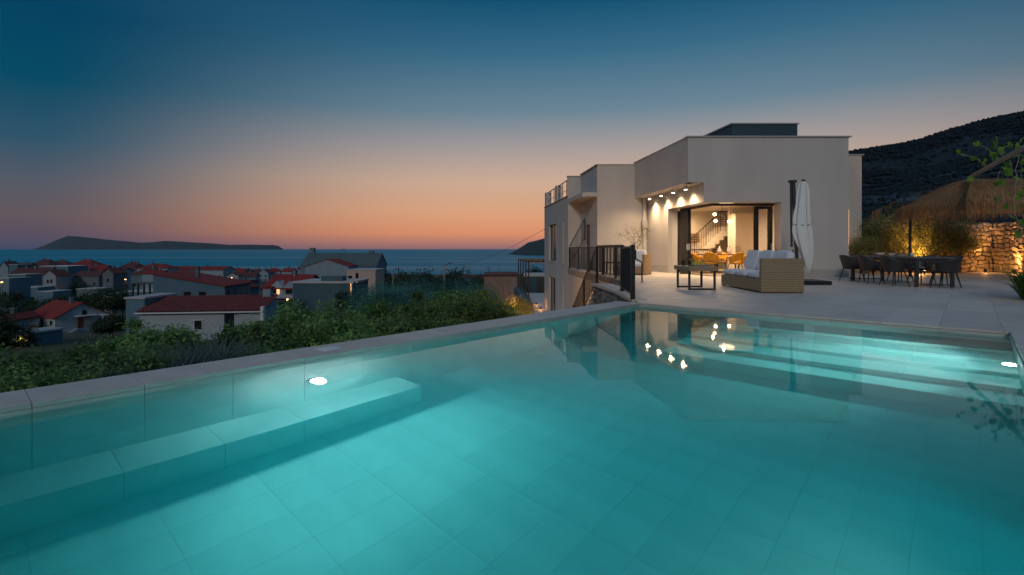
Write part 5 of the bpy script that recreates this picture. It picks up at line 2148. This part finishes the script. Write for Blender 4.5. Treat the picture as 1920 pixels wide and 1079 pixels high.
def house(label, px0, px1, yr, ye, Y, wallm, roofm, kind='gable', rot=0.0, depth=None, wins=(), chim=1, ybase=None, name='town_house', ridge_dir='x', frames=False, over=.35, lit=None):
    """front between px0 and px1 at distance Y (front face), ridge at pixel row yr, eaves at ye"""
    x0, x1 = gx(px0, Y), gx(px1, Y)
    w = x1 - x0
    cx = (x0 + x1) / 2
    d = depth or max(6.0, min(11.0, w * .8))
    zb = min(terr(x0, Y), terr(x1, Y), terr(cx, Y + d)) - .4
    if ybase is not None:
        zb = gz(ybase, Y)
    ze, zr = gz(ye, Y), gz(yr, Y + (d / 2 if kind in ('gable', 'hip') and ridge_dir == 'x' else 0))
    if zr < ze + .05:
        zr = ze + .4
    H = thing(name, label, 'house', (cx, Y, zb), math.radians(rot), 'houses of the town')
    he, hr = ze - zb, zr - zb
    b = MB()
    hw = w / 2
    if kind == 'flat':
        b.box(-hw, 0, 0, hw, d, he)
    elif kind == 'shed':       # slopes down from -x to +x
        b.v += [(-hw, 0, 0), (hw, 0, 0), (hw, d, 0), (-hw, d, 0), (-hw, 0, hr), (hw, 0, he), (hw, d, he), (-hw, d, hr)]
        b.f += [(0, 3, 2, 1), (4, 5, 6, 7), (0, 1, 5, 4), (1, 2, 6, 5), (2, 3, 7, 6), (3, 0, 4, 7)]
    elif kind == 'gable' and ridge_dir == 'x':
        b.v += [(-hw, 0, 0), (hw, 0, 0), (hw, d, 0), (-hw, d, 0), (-hw, 0, he), (hw, 0, he), (hw, d, he), (-hw, d, he), (-hw, d / 2, hr), (hw, d / 2, hr)]
        b.f += [(0, 3, 2, 1), (0, 1, 5, 4), (2, 3, 7, 6), (1, 2, 6, 9, 5), (3, 0, 4, 8, 7), (4, 5, 9, 8), (6, 7, 8, 9)]
    elif kind == 'gable':
        b.v += [(-hw, 0, 0), (hw, 0, 0), (hw, d, 0), (-hw, d, 0), (-hw, 0, he), (hw, 0, he), (hw, d, he), (-hw, d, he), (0, 0, hr), (0, d, hr)]
        b.f += [(0, 3, 2, 1), (0, 1, 5, 8, 4), (2, 3, 7, 9, 6), (1, 2, 6, 5), (3, 0, 4, 7), (5, 6, 9, 8), (4, 8, 9, 7)]
    else:
        b.box(-hw, 0, 0, hw, d, he)
    b.build('wall', wallm, H)
    # roof as slabs with overhang and thickness
    r = MB()
    o = over
    t = .16

    def slab(q):
        q = [Vector(p) for p in q]
        k = len(r.v); n = len(q)
        r.v += [tuple(p + Vector((0, 0, .03))) for p in q] + [tuple(p + Vector((0, 0, .03 + t))) for p in q]
        r.f += [tuple(k + i for i in range(n))[::-1], tuple(k + n + i for i in range(n))]
        r.f += [(k + i, k + (i + 1) % n, k + n + (i + 1) % n, k + n + i) for i in range(n)]
    if kind == 'flat':
        r.box(-hw - .15, -.15, he + .002, hw + .15, d + .15, he + .22)
    elif kind == 'shed':
        slope = (hr - he) / w
        slab([(-hw - o, -o, hr + o * slope), (hw + o, -o, he - o * slope), (hw + o, d + o, he - o * slope), (-hw - o, d + o, hr + o * slope)])
    elif kind == 'gable' and ridge_dir == 'x':
        sl = (hr - he) / (d / 2)
        slab([(-hw - o, -o, he - o * sl), (hw + o, -o, he - o * sl), (hw + o, d / 2, hr), (-hw - o, d / 2, hr)])
        slab([(-hw - o, d / 2, hr), (hw + o, d / 2, hr), (hw + o, d + o, he - o * sl), (-hw - o, d + o, he - o * sl)])
    elif kind == 'gable':
        sl = (hr - he) / hw
        slab([(-hw - o, -o, he - o * sl), (0, -o, hr), (0, d + o, hr), (-hw - o, d + o, he - o * sl)])
        slab([(0, -o, hr), (hw + o, -o, he - o * sl), (hw + o, d + o, he - o * sl), (0, d + o, hr)])
    else:
        q = min(hw, d / 2) * .85
        A = [(-hw - o, -o, he), (hw + o, -o, he), (hw + o, d + o, he), (-hw - o, d + o, he)]
        e0, e1 = (-hw + q, d / 2, hr), (hw - q, d / 2, hr)
        slab([A[0], A[1], e1, e0]); slab([A[1], A[2], e1]); slab([A[2], A[3], e0, e1]); slab([A[3], A[0], e0])
    rf = r.build('roof', roofm, H)
    R = random.Random(int(px0 * 7 + Y))
    for k in range(chim if kind != 'flat' else 0):
        c = MB(); x = R.uniform(-.6, .6) * hw
        zt = hr + .9
        c.box(x - .3, d * .42, max(he, hr - .9), x + .3, d * .42 + .6, zt); c.box(x - .38, d * .42 - .08, zt + .002, x + .38, d * .42 + .68, zt + .15)
        c.build('chimney', M_wall_s, rf)
    if kind != 'flat' and Y > 100:
        c = MB(); x = R.uniform(-.4, .4) * hw; zt = hr + R.uniform(1.6, 2.6)
        c.box(x - .04, d * .5 - .04, hr - .2, x + .04, d * .5 + .04, zt)
        for q in range(3):
            c.box(x - .6 + .1 * q, d * .5 - .02, zt - .1 - .3 * q, x + .6 - .1 * q, d * .5 + .02, zt - .05 - .3 * q)
        c.build('antenna', M_anth, rf)
    for item in wins:
        fx, fz, ww, wh = item[:4]       # fraction along the front, height above base fraction of eave
        face = item[4] if len(item) > 4 else 'f'
        me, fm = window_mesh(ww, wh)
        wo = link_mesh('window', me, None, H)
        if face == 'f':
            wo.location = (-hw + fx * w, -.02, fz * he)
        elif face == 'r':
            wo.location = (hw + .02, fx * d, fz * he); wo.rotation_euler = (0, 0, math.pi / 2)
        else:
            wo.location = (-hw - .02, fx * d, fz * he); wo.rotation_euler = (0, 0, -math.pi / 2)
        if frames:
            fo = link_mesh('frame', fm, None, wo)
    HOUSES.append(H)
    return H, w, d, he, hr


def rowwins(n, rows, ww=.9, wh=1.2, z0=.12, face='f'):
    out = []
    for r in range(rows):
        for k in range(n):
            out.append(((k + .5) / n, z0 + r * (.86 / rows), ww, wh, face))
    return out


W2 = rowwins(2, 2)
W3 = rowwins(3, 2)
# nearer houses
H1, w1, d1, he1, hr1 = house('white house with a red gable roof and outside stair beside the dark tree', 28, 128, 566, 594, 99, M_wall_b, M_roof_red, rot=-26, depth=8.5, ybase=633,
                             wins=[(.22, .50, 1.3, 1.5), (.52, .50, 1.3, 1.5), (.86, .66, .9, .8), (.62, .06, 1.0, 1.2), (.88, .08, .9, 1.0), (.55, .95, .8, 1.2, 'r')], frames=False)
b = MB(); b.box(w1 / 2 + .003, d1 * .42, he1 * .42, w1 / 2 + .05, d1 * .42 + .9, he1 * .42 + 2.0); b.build('door', mat('red_door', (.20, .05, .03), .6, .1, 3), H1)
b = MB()
for k in range(9):
    b.box(w1 / 2 + .06, d1 * .38 - .32 * k - .32, 0, w1 / 2 + 1.1, d1 * .38 - .32 * k, he1 * .42 - he1 * .42 * k / 9)
b.build('stair', M_wall_w, H1)
b = MB(); b.box(w1 / 2 + .06, d1 * .35, he1 * .42 + 2.3, w1 / 2 + 1.3, d1 * .75, he1 * .42 + 2.42); b.build('porch_roof', M_trim, H1)
b = MB(); b.box(w1 / 2 + .06, d1 * .82, he1 * .3, w1 / 2 + 1.6, d1 * .99, he1 * .32); b.box(w1 / 2 + 1.5, d1 * .82, he1 * .32, w1 / 2 + 1.6, d1 * .86, he1 * .95); b.box(w1 / 2 + .06, d1 * .82, he1 * .92, w1 / 2 + 1.6, d1 * .99, he1 * .97)
b.build('balcony', M_trim, H1)


def tile_roof_house():
    Y = 62.0
    x0, x1 = gx(270, Y), gx(485, Y)
    w = x1 - x0
    H = thing('tiled_house', 'long low pale house with a ribbed dark red tile roof and round chimney', 'house', ((x0 + x1) / 2, Y, gz(652, Y)), math.radians(7), 'houses of the town')
    zb = gz(652, Y)
    he = gz(584, Y) - zb
    d = 6.5
    hr = gz(556, Y + 5) - zb
    b = MB(); b.box(-w / 2, 0, 0, w / 2, d, he); b.build('wall', M_wall_b, H)
    # main slope of barrel tiles
    r = MB()
    n = 36
    y0, y1 = -.5, 5.2
    za, zb2 = he - .05, hr
    cols = []
    for k in range(n * 6 + 1):
        x = -w / 2 - .3 + (w + .6) * k / (n * 6)
        z = .13 * abs(math.sin(math.pi * k / 6))
        cols.append((x, z))
    rows = 14
    for j in range(rows + 1):
        t = j / rows
        for q in (0, 1):
            for x, z in cols:
                r.v.append((x, y0 + (y1 - y0) * t + q * .001, za + (zb2 - za) * t + z + .06 - (.045 if q == 0 and j > 0 else 0) + .0))
    m = len(cols)
    for j in range(2 * rows + 1):
        for k in range(m - 1):
            a = j * m + k
            r.f.append((a, a + 1, a + m + 1, a + m))
    rf = r.build('roof', roof_mat('barrel_tile', (.20, .045, .045), .01), H)
    rf['kind'] = 'stuff'
    b = MB(); b.v += [(-w / 2, 0, he), (w / 2, 0, he), (w / 2, 5.2, hr - .05), (-w / 2, 5.2, hr - .05), (w / 2, 5.2, he), (-w / 2, 5.2, he)]
    b.f += [(0, 1, 2, 3), (1, 4, 2), (0, 3, 5), (5, 3, 2, 4)]
    b.build('gable_wall', M_wall_w, H)
    b = MB(); b.box(-w / 2 - .3, -.56, he - .18, w / 2 + .3, -.40, he - .02); b.build('gutter', M_trim, H)
    me, fm = window_mesh(.85, 1.1)
    wo = link_mesh('window', me, None, H); wo.location = (-w / 2 + w * .475, -.02, he * .50); link_mesh('frame', fm, None, wo)
    b = MB(); b.box(w * .19, -.06, 0, w * .19 + 1.1, -.002, he * .93); b.build('door', M_pane, H)
    c = MB(); c.box(w * .40, 4.4, hr - .3, w * .40 + .95, 5.3, hr + 1.0); ch = c.build('chimney', M_wall_w, H)
    c = MB()
    for k in range(4):
        c.tube([(w * .40 - .1 + .38 * k, 4.3, hr + 1.12), (w * .40 - .1 + .38 * k, 5.4, hr + 1.12)], .17, 8)
    c.build('chimney_cap', M_roof_red, ch)
    b = MB(); b.box(w / 2 - .02, -.45, he * .1, w / 2 + .35, .3, he + .5); b.build('end_pier', M_trim, H)


tile_roof_house()
house('pale flat roofed box house joined to the tiled house', 236, 271, 560, 561, 62.5, M_wall_t, M_cap, 'flat', depth=6, ybase=655, name='box_house')
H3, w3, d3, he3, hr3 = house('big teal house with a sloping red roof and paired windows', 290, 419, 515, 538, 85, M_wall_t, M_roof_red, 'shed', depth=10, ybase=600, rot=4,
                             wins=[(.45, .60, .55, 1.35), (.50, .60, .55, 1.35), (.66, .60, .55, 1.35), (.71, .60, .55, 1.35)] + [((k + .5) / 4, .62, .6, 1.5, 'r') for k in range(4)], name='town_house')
# pergola on that house
pg = thing('roof_pergola', 'dark timber pergola on the roof terrace beside the big teal house', 'pergola', (gx(262, 86), 86, gz(562, 86)))
for px in (237, 249, 259, 270, 281, 289):
    b = MB(); b.box(gx(px, 86) - gx(262, 86) - .12, -.1, 0, gx(px, 86) - gx(262, 86) + .12, .1, 2.6); b.build('post', M_black, pg)
b = MB(); b.box(-2.6, -.3, 2.602, 2.5, 3.5, 2.8); b.build('roof_slab', M_anth, pg)
house('pale two storey house behind the timber pergola', 236, 292, 545, 548, 92, M_wall_t, M_cap, 'flat', depth=6, ybase=600, wins=[(.3, .62, .8, 1.1), (.3, .2, .8, 1.1), (.7, .62, .8, 1.1)])
H4, w4, d4, he4, hr4 = house('house with a steep red roof and two gabled dormers and a lit balcony door', 488, 572, 516, 541, 112, M_wall_t, M_roof_red, rot=-12, depth=9, ybase=580, wins=[(.12, .55, .9, 1.1, 'l'), (.3, .55, .9, 1.1, 'l')])
for fx in (.36, .68):
    x = -w4 / 2 + w4 * fx
    b = MB(); b.v += [(x - 1.5, -.15, he4 - 1.9), (x + 1.5, -.15, he4 - 1.9), (x + 1.5, -.15, he4 + .35), (x, -.15, he4 + 1.6), (x - 1.5, -.15, he4 + .35)]
    b.v += [(px_, 3.0, pz_) for px_, _, pz_ in b.v[:5]]
    b.f += [(0, 1, 2, 3, 4), (9, 8, 7, 6, 5), (0, 5, 6, 1), (1, 6, 7, 2), (2, 7, 8, 3), (3, 8, 9, 4), (4, 9, 5, 0)]
    dm = b.build('dormer', M_wall_w, H4)
    b = MB(); b.box(x - .95, -.20, he4 - 1.8, x - .05, -.152, he4 + .05); b.build('window', M_pane, dm)
    b = MB(); b.box(x + .0, -.20, he4 - 1.8, x + .75, -.152, he4 + .05); b.build('lit_window' if fx < .5 else 'window', E_window if fx < .5 else M_pane, dm)
    b = MB(); b.box(x - 1.6, -1.3, he4 - 2.1, x + 1.6, -.153, he4 - 1.95); b.box(x - 1.6, -1.3, he4 - 1.95, x - 1.5, -1.2, he4 - 1.1); b.box(x + 1.5, -1.3, he4 - 1.95, x + 1.6, -1.2, he4 - 1.1)
    b.box(x - 1.5, -1.3, he4 - 1.2, x + 1.5, -1.22, he4 - 1.1); b.box(x - 1.5, -1.3, he4 - 1.9, x + 1.5, -1.24, he4 - 1.3)
    b.build('balcony', M_wall_w, dm)
H5, w5, d5, he5, hr5 = house('large apartment house with a long grey tile roof and end chimneys', 564, 706, 476, 499, 150, M_wall_t, M_roof_grey, depth=12, ybase=575, chim=0, over=.2)
for fx, hh in ((.05, 1.8), (.86, .9)):
    c = MB(); c.box(-w5 / 2 + w5 * fx - .7, d5 / 2 - .6, hr5 - .5, -w5 / 2 + w5 * fx + .7, d5 / 2 + .6, hr5 + hh); c.build('chimney', M_wall_s, H5)
house('plain white gabled block in front of the grey tiled apartment house', 573, 653, 487.5, 501, 134, M_wall_w, M_roof_red, ridge_dir='y', depth=10, ybase=575, chim=0, rot=3, over=.12, wins=[(.5, .5, .9, 1.3, 'l')])
HP = house('peach flat roofed block lit by a street lamp', 650, 704, 506, 507.5, 128, M_wall_p, M_cap, 'flat', depth=9, ybase=570, wins=[(.12, .58, 1.0, 2.2), (.36, .70, .7, 1.9)])
HG = house('long dark grey block building with a flat roof above the trees', 549, 661, 529, 531.5, 74, M_wall_d, M_cap, 'flat', depth=8, ybase=600)
b = MB(); b.box(-1.0, 2, HG[3] + .23, 2.2, 4, HG[3] + .9); b.build('roof_box', M_wall_d, HG[0])

town = [
    (0, 15, 491, 500, 262, M_wall_w, M_roof_dk, 'gable', 'y', []),
    (16, 34, 496, 497, 255, M_wall_t, M_cap, 'flat', 'x', []),
    (28, 53, 494, 500, 300, M_wall_s, M_roof_dk, 'gable', 'x', []),
    (51, 92, 487, 499, 330, M_wall_s, M_roof_dk, 'hip', 'x', W2),
    (88, 124, 489, 498, 345, M_wall_s, M_roof_dk, 'hip', 'x', W2),
    (126, 172, 488, 499, 310, M_wall_s, M_roof_red, 'hip', 'x', W3),
    (143, 190, 498, 509, 240, M_wall_s, M_roof_red, 'gable', 'x', W2),
    (76, 129, 498, 500, 228, M_wall_t, M_trim, 'flat', 'x', [(.5, .55, 3.2, 2.4)]),
    (22, 80, 503, 516, 205, M_wall_s, M_roof_dk, 'gable', 'x', W3),
    (81, 105, 507.5, 517, 198, M_wall_w, M_roof_dk, 'gable', 'y', [(.36, .32, .8, 1.3), (.64, .32, .8, 1.3), (.36, .68, .8, 1.3), (.64, .68, .8, 1.3)]),
    (131, 188, 509, 518, 208, M_wall_s, M_roof_dk, 'gable', 'x', W3),
    (191, 214, 504, 513, 200, M_wall_s, M_roof_dk, 'gable', 'y', [(.5, .35, .9, 1.3), (.5, .65, .9, 1.3)]),
    (207, 229, 503, 509, 215, M_wall_w, M_roof_dk, 'gable', 'x', W2),
    (209, 256, 494, 508, 290, M_wall_s, M_roof_dk, 'hip', 'x', W3),
    (232, 258, 492, 500, 330, M_wall_s, M_roof_red, 'hip', 'x', []),
    (243, 292, 503, 516, 190, M_wall_t, M_roof_dk, 'hip', 'x', W3),
    (258, 312, 495, 504, 270, M_wall_w, M_roof_red, 'hip', 'x', W3),
    (268, 300, 508, 514, 180, M_wall_w, M_roof_red, 'gable', 'x', []),
    (312, 362, 500, 506, 300, M_wall_s, M_roof_red, 'gable', 'x', W3),
    (366, 420, 500, 507, 280, M_wall_w, M_roof_red, 'gable', 'x', rowwins(4, 2)),
    (420, 458, 504, 511, 300, M_wall_s, M_roof_red, 'gable', 'x', W2),
    (425, 446, 513, 518, 220, M_wall_w, M_roof_dk, 'gable', 'y', [(.5, .7, .9, 1.2)]),
    (448, 478, 511, 519, 240, M_wall_t, M_roof_dk, 'gable', 'x', W2),
    (463, 488, 505, 511, 330, M_wall_s, M_roof_dk, 'hip', 'x', W2),
    (484, 503, 506, 512, 310, M_wall_w, M_roof_dk, 'gable', 'y', W2),
    (501, 524, 503.5, 510, 320, M_wall_w, M_roof_red, 'hip', 'x', W2),
    (527, 548, 504, 510, 310, M_wall_w, M_roof_red, 'gable', 'x', W2),
    (547, 566, 503, 509, 330, M_wall_w, M_roof_red, 'gable', 'y', W2),
    (437, 458, 535, 541, 118, M_wall_t, M_roof_red, 'shed', 'x', [(.6, .6, .8, .8)]),
    (437, 462, 526, 530, 160, M_wall_t, M_roof_dk, 'gable', 'x', W2),
    (15, 48, 514, 516, 170, M_wall_t, M_cap, 'flat', 'x', W2),
    (35, 72, 538, 540, 160, M_wall_t, M_cap, 'flat', 'x', [(.35, .4, 1.2, 1.2), (.7, .35, 1.2, 1.6)]),
    (70, 100, 546, 548, 150, M_wall_t, M_cap, 'flat', 'x', []),
    (0, 18, 520, 523, 150, M_wall_t, M_cap, 'flat', 'x', [(.5, .5, 1, 1.2)]),
    (145, 182, 541, 543, 150, M_wall_s, M_cap, 'flat', 'x', []),
    (183, 212, 551, 553, 140, M_wall_w, M_cap, 'flat', 'x', [(.3, .4, .9, 1.1)]),
    (-12, 11, 594, 602, 80, M_wall_w, M_roof_red, 'gable', 'y', []),
    (-20, 24, 628, 632, 62, M_wall_t, M_cap, 'flat', 'x', []),
    (848, 905, 516, 521, 190, M_wall_t, M_roof_dk, 'gable', 'x', W3),
    (905, 924, 520, 525, 110, M_wall_w, M_roof_red, 'gable', 'x', []),
]
WN = {M_wall_w.name: 'white', M_wall_t.name: 'pale', M_wall_s.name: 'stone'}
RN = {M_roof_dk.name: 'dark', M_roof_red.name: 'red', M_cap.name: 'flat', M_trim.name: 'flat'}
spot = ['at the frame edge on the waterfront skyline', 'low beside the edge gable', 'with a long ridge near the skyline edge', 'with hipped roof and tall chimneys on the skyline', 'second hipped one on the skyline', 'highest red hip on the skyline below the island', 'just below the highest red hip',
        'boxlike with an open loggia above the stone gable', 'long one reaching the pale gable', 'tall narrow gable with four windows', 'long and shaded next to the tall narrow gable', 'narrow gable with two stacked windows', 'peeping out behind the narrow stacked window gable', 'broad hip between gable and skyline', 'small hip on the skyline',
        'hip above the lit lane', 'with bright upper wall under the red hip', 'low lean roof before the bright red hip', 'long one above the big teal house', 'longest white front on the skyline', 'next along the skyline after the longest white front', 'small gable under the long white front', 'low one above the red annexe',
        'hip on the shore past the small gable', 'shore gable before the dormer house', 'hip above the dormer house', 'low shore one above the second dormer', 'last shore gable before the grey apartment roof', 'annexe with lean-to roof beside the dormer house', 'squat one behind the lean-to annexe',
        'upper shed of the teal sheds at the slope', 'middle shed with two openings', 'lower shed below the tall narrow gable', 'shed at the frame edge with a warm lamp', 'low store beside the lit lane', 'small store behind the roof pergola', 'little one half hidden by the roadside tree', 'broad shed beside the road lamps', 'by the sea behind the olive trees', 'tiny one by the brown wall']
R_ = random.Random(9)
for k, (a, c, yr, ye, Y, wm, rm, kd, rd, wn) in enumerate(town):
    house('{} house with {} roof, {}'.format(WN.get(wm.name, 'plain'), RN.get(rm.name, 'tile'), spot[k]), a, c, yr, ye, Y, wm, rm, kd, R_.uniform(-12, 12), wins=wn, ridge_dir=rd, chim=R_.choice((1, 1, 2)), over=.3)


def lamp_post(label, px, ytop, ybase, Y, warm=True, arm=True, r=.11):
    t = thing('lamp_post', label, 'lamp post', (gx(px, Y), Y, gz(ybase, Y) - 1.0), group='wooden lamp posts on the slope')
    h = gz(ytop, Y) - (gz(ybase, Y) - 1.0)
    b = MB(); b.tube([(0, 0, 0), (0, 0, h)], [r * 1.15, r * .8], 8); b.build('pole', M_pole, t)
    if arm:
        b = MB(); b.tube([(0, 0, h - .1), (.9, -.25, h + .25)], .04, 6); b.build('arm', M_anth, t)
        b = MB(); b.box(.6, -.5, h + .22, 1.25, -.15, h + .34); b.build('lantern', M_anth, t)
        if warm:
            b = MB(); b.box(.75, -.42, h + .205, 1.1, -.22, h + .2195); b.build('lens', E_small, t)
            lamp('SPOT', (.5, -.9, h - .05), 160, (1, .55, .22), t, .1, (-.5, .75, -.75), 120, .6)


lamp_post('wooden lamp post lit warm at the grey block building corner', 658, 532, 590, 70)
lamp_post('lit lamp post in front of the white gabled house', 83, 614, 642, 84)
lamp_post('lit lamp post by the road at the frame edge', 42, 631, 668, 62)
lamp_post('tall pale mast behind the olive trees', 737, 507, 545, 105, False)
lamp_post('wooden cable post against the sea behind the olive row', 833, 497, 530, 75, False)
for px, yt, yb, Y, lab in ((875, 512, 530, 210, 'thin mast by the shore behind the dark tree'), (766, 508, 525, 240, 'thin harbour mast next to the shore trees'), (747, 500, 525, 230, 'tallest harbour mast past the peach house')):
    t = thing('mast', lab, 'mast', (gx(px, Y), Y, gz(yb, Y))); b = MB(); b.tube([(0, 0, 0), (0, 0, gz(yt, Y) - gz(yb, Y))], .09, 6); b.build('pole', M_anth, t)
# overhead cable
cb = thing('overhead_cable', 'thin black cable sagging from the cable post to the villa', 'cable')
p0 = Vector((gx(833, 75), 75, gz(498, 75))); p1 = Vector((gx(1023, 33.8), 33.8, gz(429, 33.8)))
b = MB(); b.tube([p0.lerp(p1, t) - Vector((0, 0, 2.2 * 4 * t * (1 - t) * .35)) for t in [k / 16 for k in range(17)]], .012, 5); b.build('cable', M_black, cb)
p2 = Vector((gx(700, 130), 130, gz(522, 130)))
b = MB(); b.tube([p0.lerp(p2, t) - Vector((0, 0, 1.2 * 4 * t * (1 - t))) for t in [k / 12 for k in range(13)]], .02, 5); b.build('cable', M_black, cb)
# shore shelter with a flat roof on one post
ss = thing('shore_canopy', 'flat canopy on a single post by the shore', 'canopy', (gx(716, 190), 190, gz(522, 190)))
b = MB(); b.box(-.2, -.2, 0, .2, .2, 2.6); b.build('post', M_anth, ss)
b = MB(); b.box(-2.6, -1, 2.602, 2.2, 1, 2.85); b.build('roof', M_anth, ss)


def pickup():
    Y = 92.0
    t = thing('pickup_truck', 'small white pickup truck parked below the white gabled house', 'truck', (gx(150, Y), Y, gz(651, Y)), math.radians(12))
    b = MB(); b.prism([(-1.9, .35), (1.9, .35), (1.9, .75), (1.75, .95), (.9, 1.0), (.5, 1.6), (-.55, 1.62), (-.7, 1.0), (-1.9, 1.0)], 0, 1.6, Matrix(((1, 0, 0, 0), (0, 0, 1, 0), (0, 1, 0, 0), (0, 0, 0, 1))))
    b.build('body', M_trim, t, bevel=.03)
    for x0, x1 in ((-.5, -.08), (.0, .45)):
        b = MB(); b.box(x0, -.012, 1.08, x1, -.002, 1.5); b.build('window', M_pane, t)
    for x in (-1.2, 1.2):
        for y in (.05, 1.55):
            b = MB(); b.tube([(x, y - .1, .33), (x, y + .1, .33)], .33, 16); wv = b.build('wheel', M_black, t)
            b = MB(); b.tube([(x, y - .115, .33), (x, y + .115, .33)], .18, 12); b.build('rim', M_cap, wv)
    b = MB(); b.box(-1.95, .1, 1.0, -1.88, 1.5, 1.7); b.build('headboard', M_trim, t)


pickup()
# road by the lamp posts
rd = MB(); rd.prism([(gx(-60, 66), 66), (gx(30, 66), 66), (gx(30, 62), 62), (gx(-60, 62), 62)], -12.6, gz(661, 64)); tag(rd.build('road', M_conc), 'pale strip of road by the lamp posts', 'road', kind='structure')
# warm lane lights in the old town
for px, py, Y, pw, lab in ((110, 545, 194, 260, 'warm lane lamp beside the tall narrow gable'), (186, 556, 140, 90, 'warm lamp by the small store'), (239, 524, 186, 120, 'warm lane lamp under the hip roof'), (10, 529, 148, 60, 'warm lamp on the shed at the frame edge'), (543, 561, 108, 60, 'warm lamp at the corner of the dormer house'), (495, 562, 106, 30, 'small warm lamp below the dormer house'), (437, 521, 215, 60, 'bright lamp under the small gable')):
    t = thing('lane_lamp', lab, 'lamp', (gx(px, Y), Y - 1.0, gz(py, Y)), group='warm lamps in the lanes')
    b = MB(); cushion_mb(b, (0, 0, 0), (.5, .5, .4), .6, 6); b.build('globe', E_small, t)
    b = MB(); b.tube([(0, .2, -3), (0, .2, .1)], .06, 6); b.build('pole', M_anth, t)
    lamp('POINT', (0, -.6, -.3), pw, AMBER, t, .2)


# ------------------------------------------------------------------ air between here and the far hills
def haze():
    m = bpy.data.materials.new('air')
    m.use_nodes = True
    nt = m.node_tree
    nt.nodes.remove(nt.nodes['Principled BSDF'])
    pv = nt.nodes.new('ShaderNodeVolumePrincipled')
    pv.inputs['Color'].default_value = (0.80, 0.90, 1.0, 1)
    pv.inputs['Density'].default_value = HAZE
    nt.links.new(pv.outputs[0], nt.nodes['Material Output'].inputs['Volume'])
    b = MB(); b.box(-27000, -300, -34, 27000, 27000, 460)
    tag(b.build('haze', m), 'thin blue evening air over the sea and hills', 'haze', kind='stuff')


HAZE = 5.0e-6
haze()
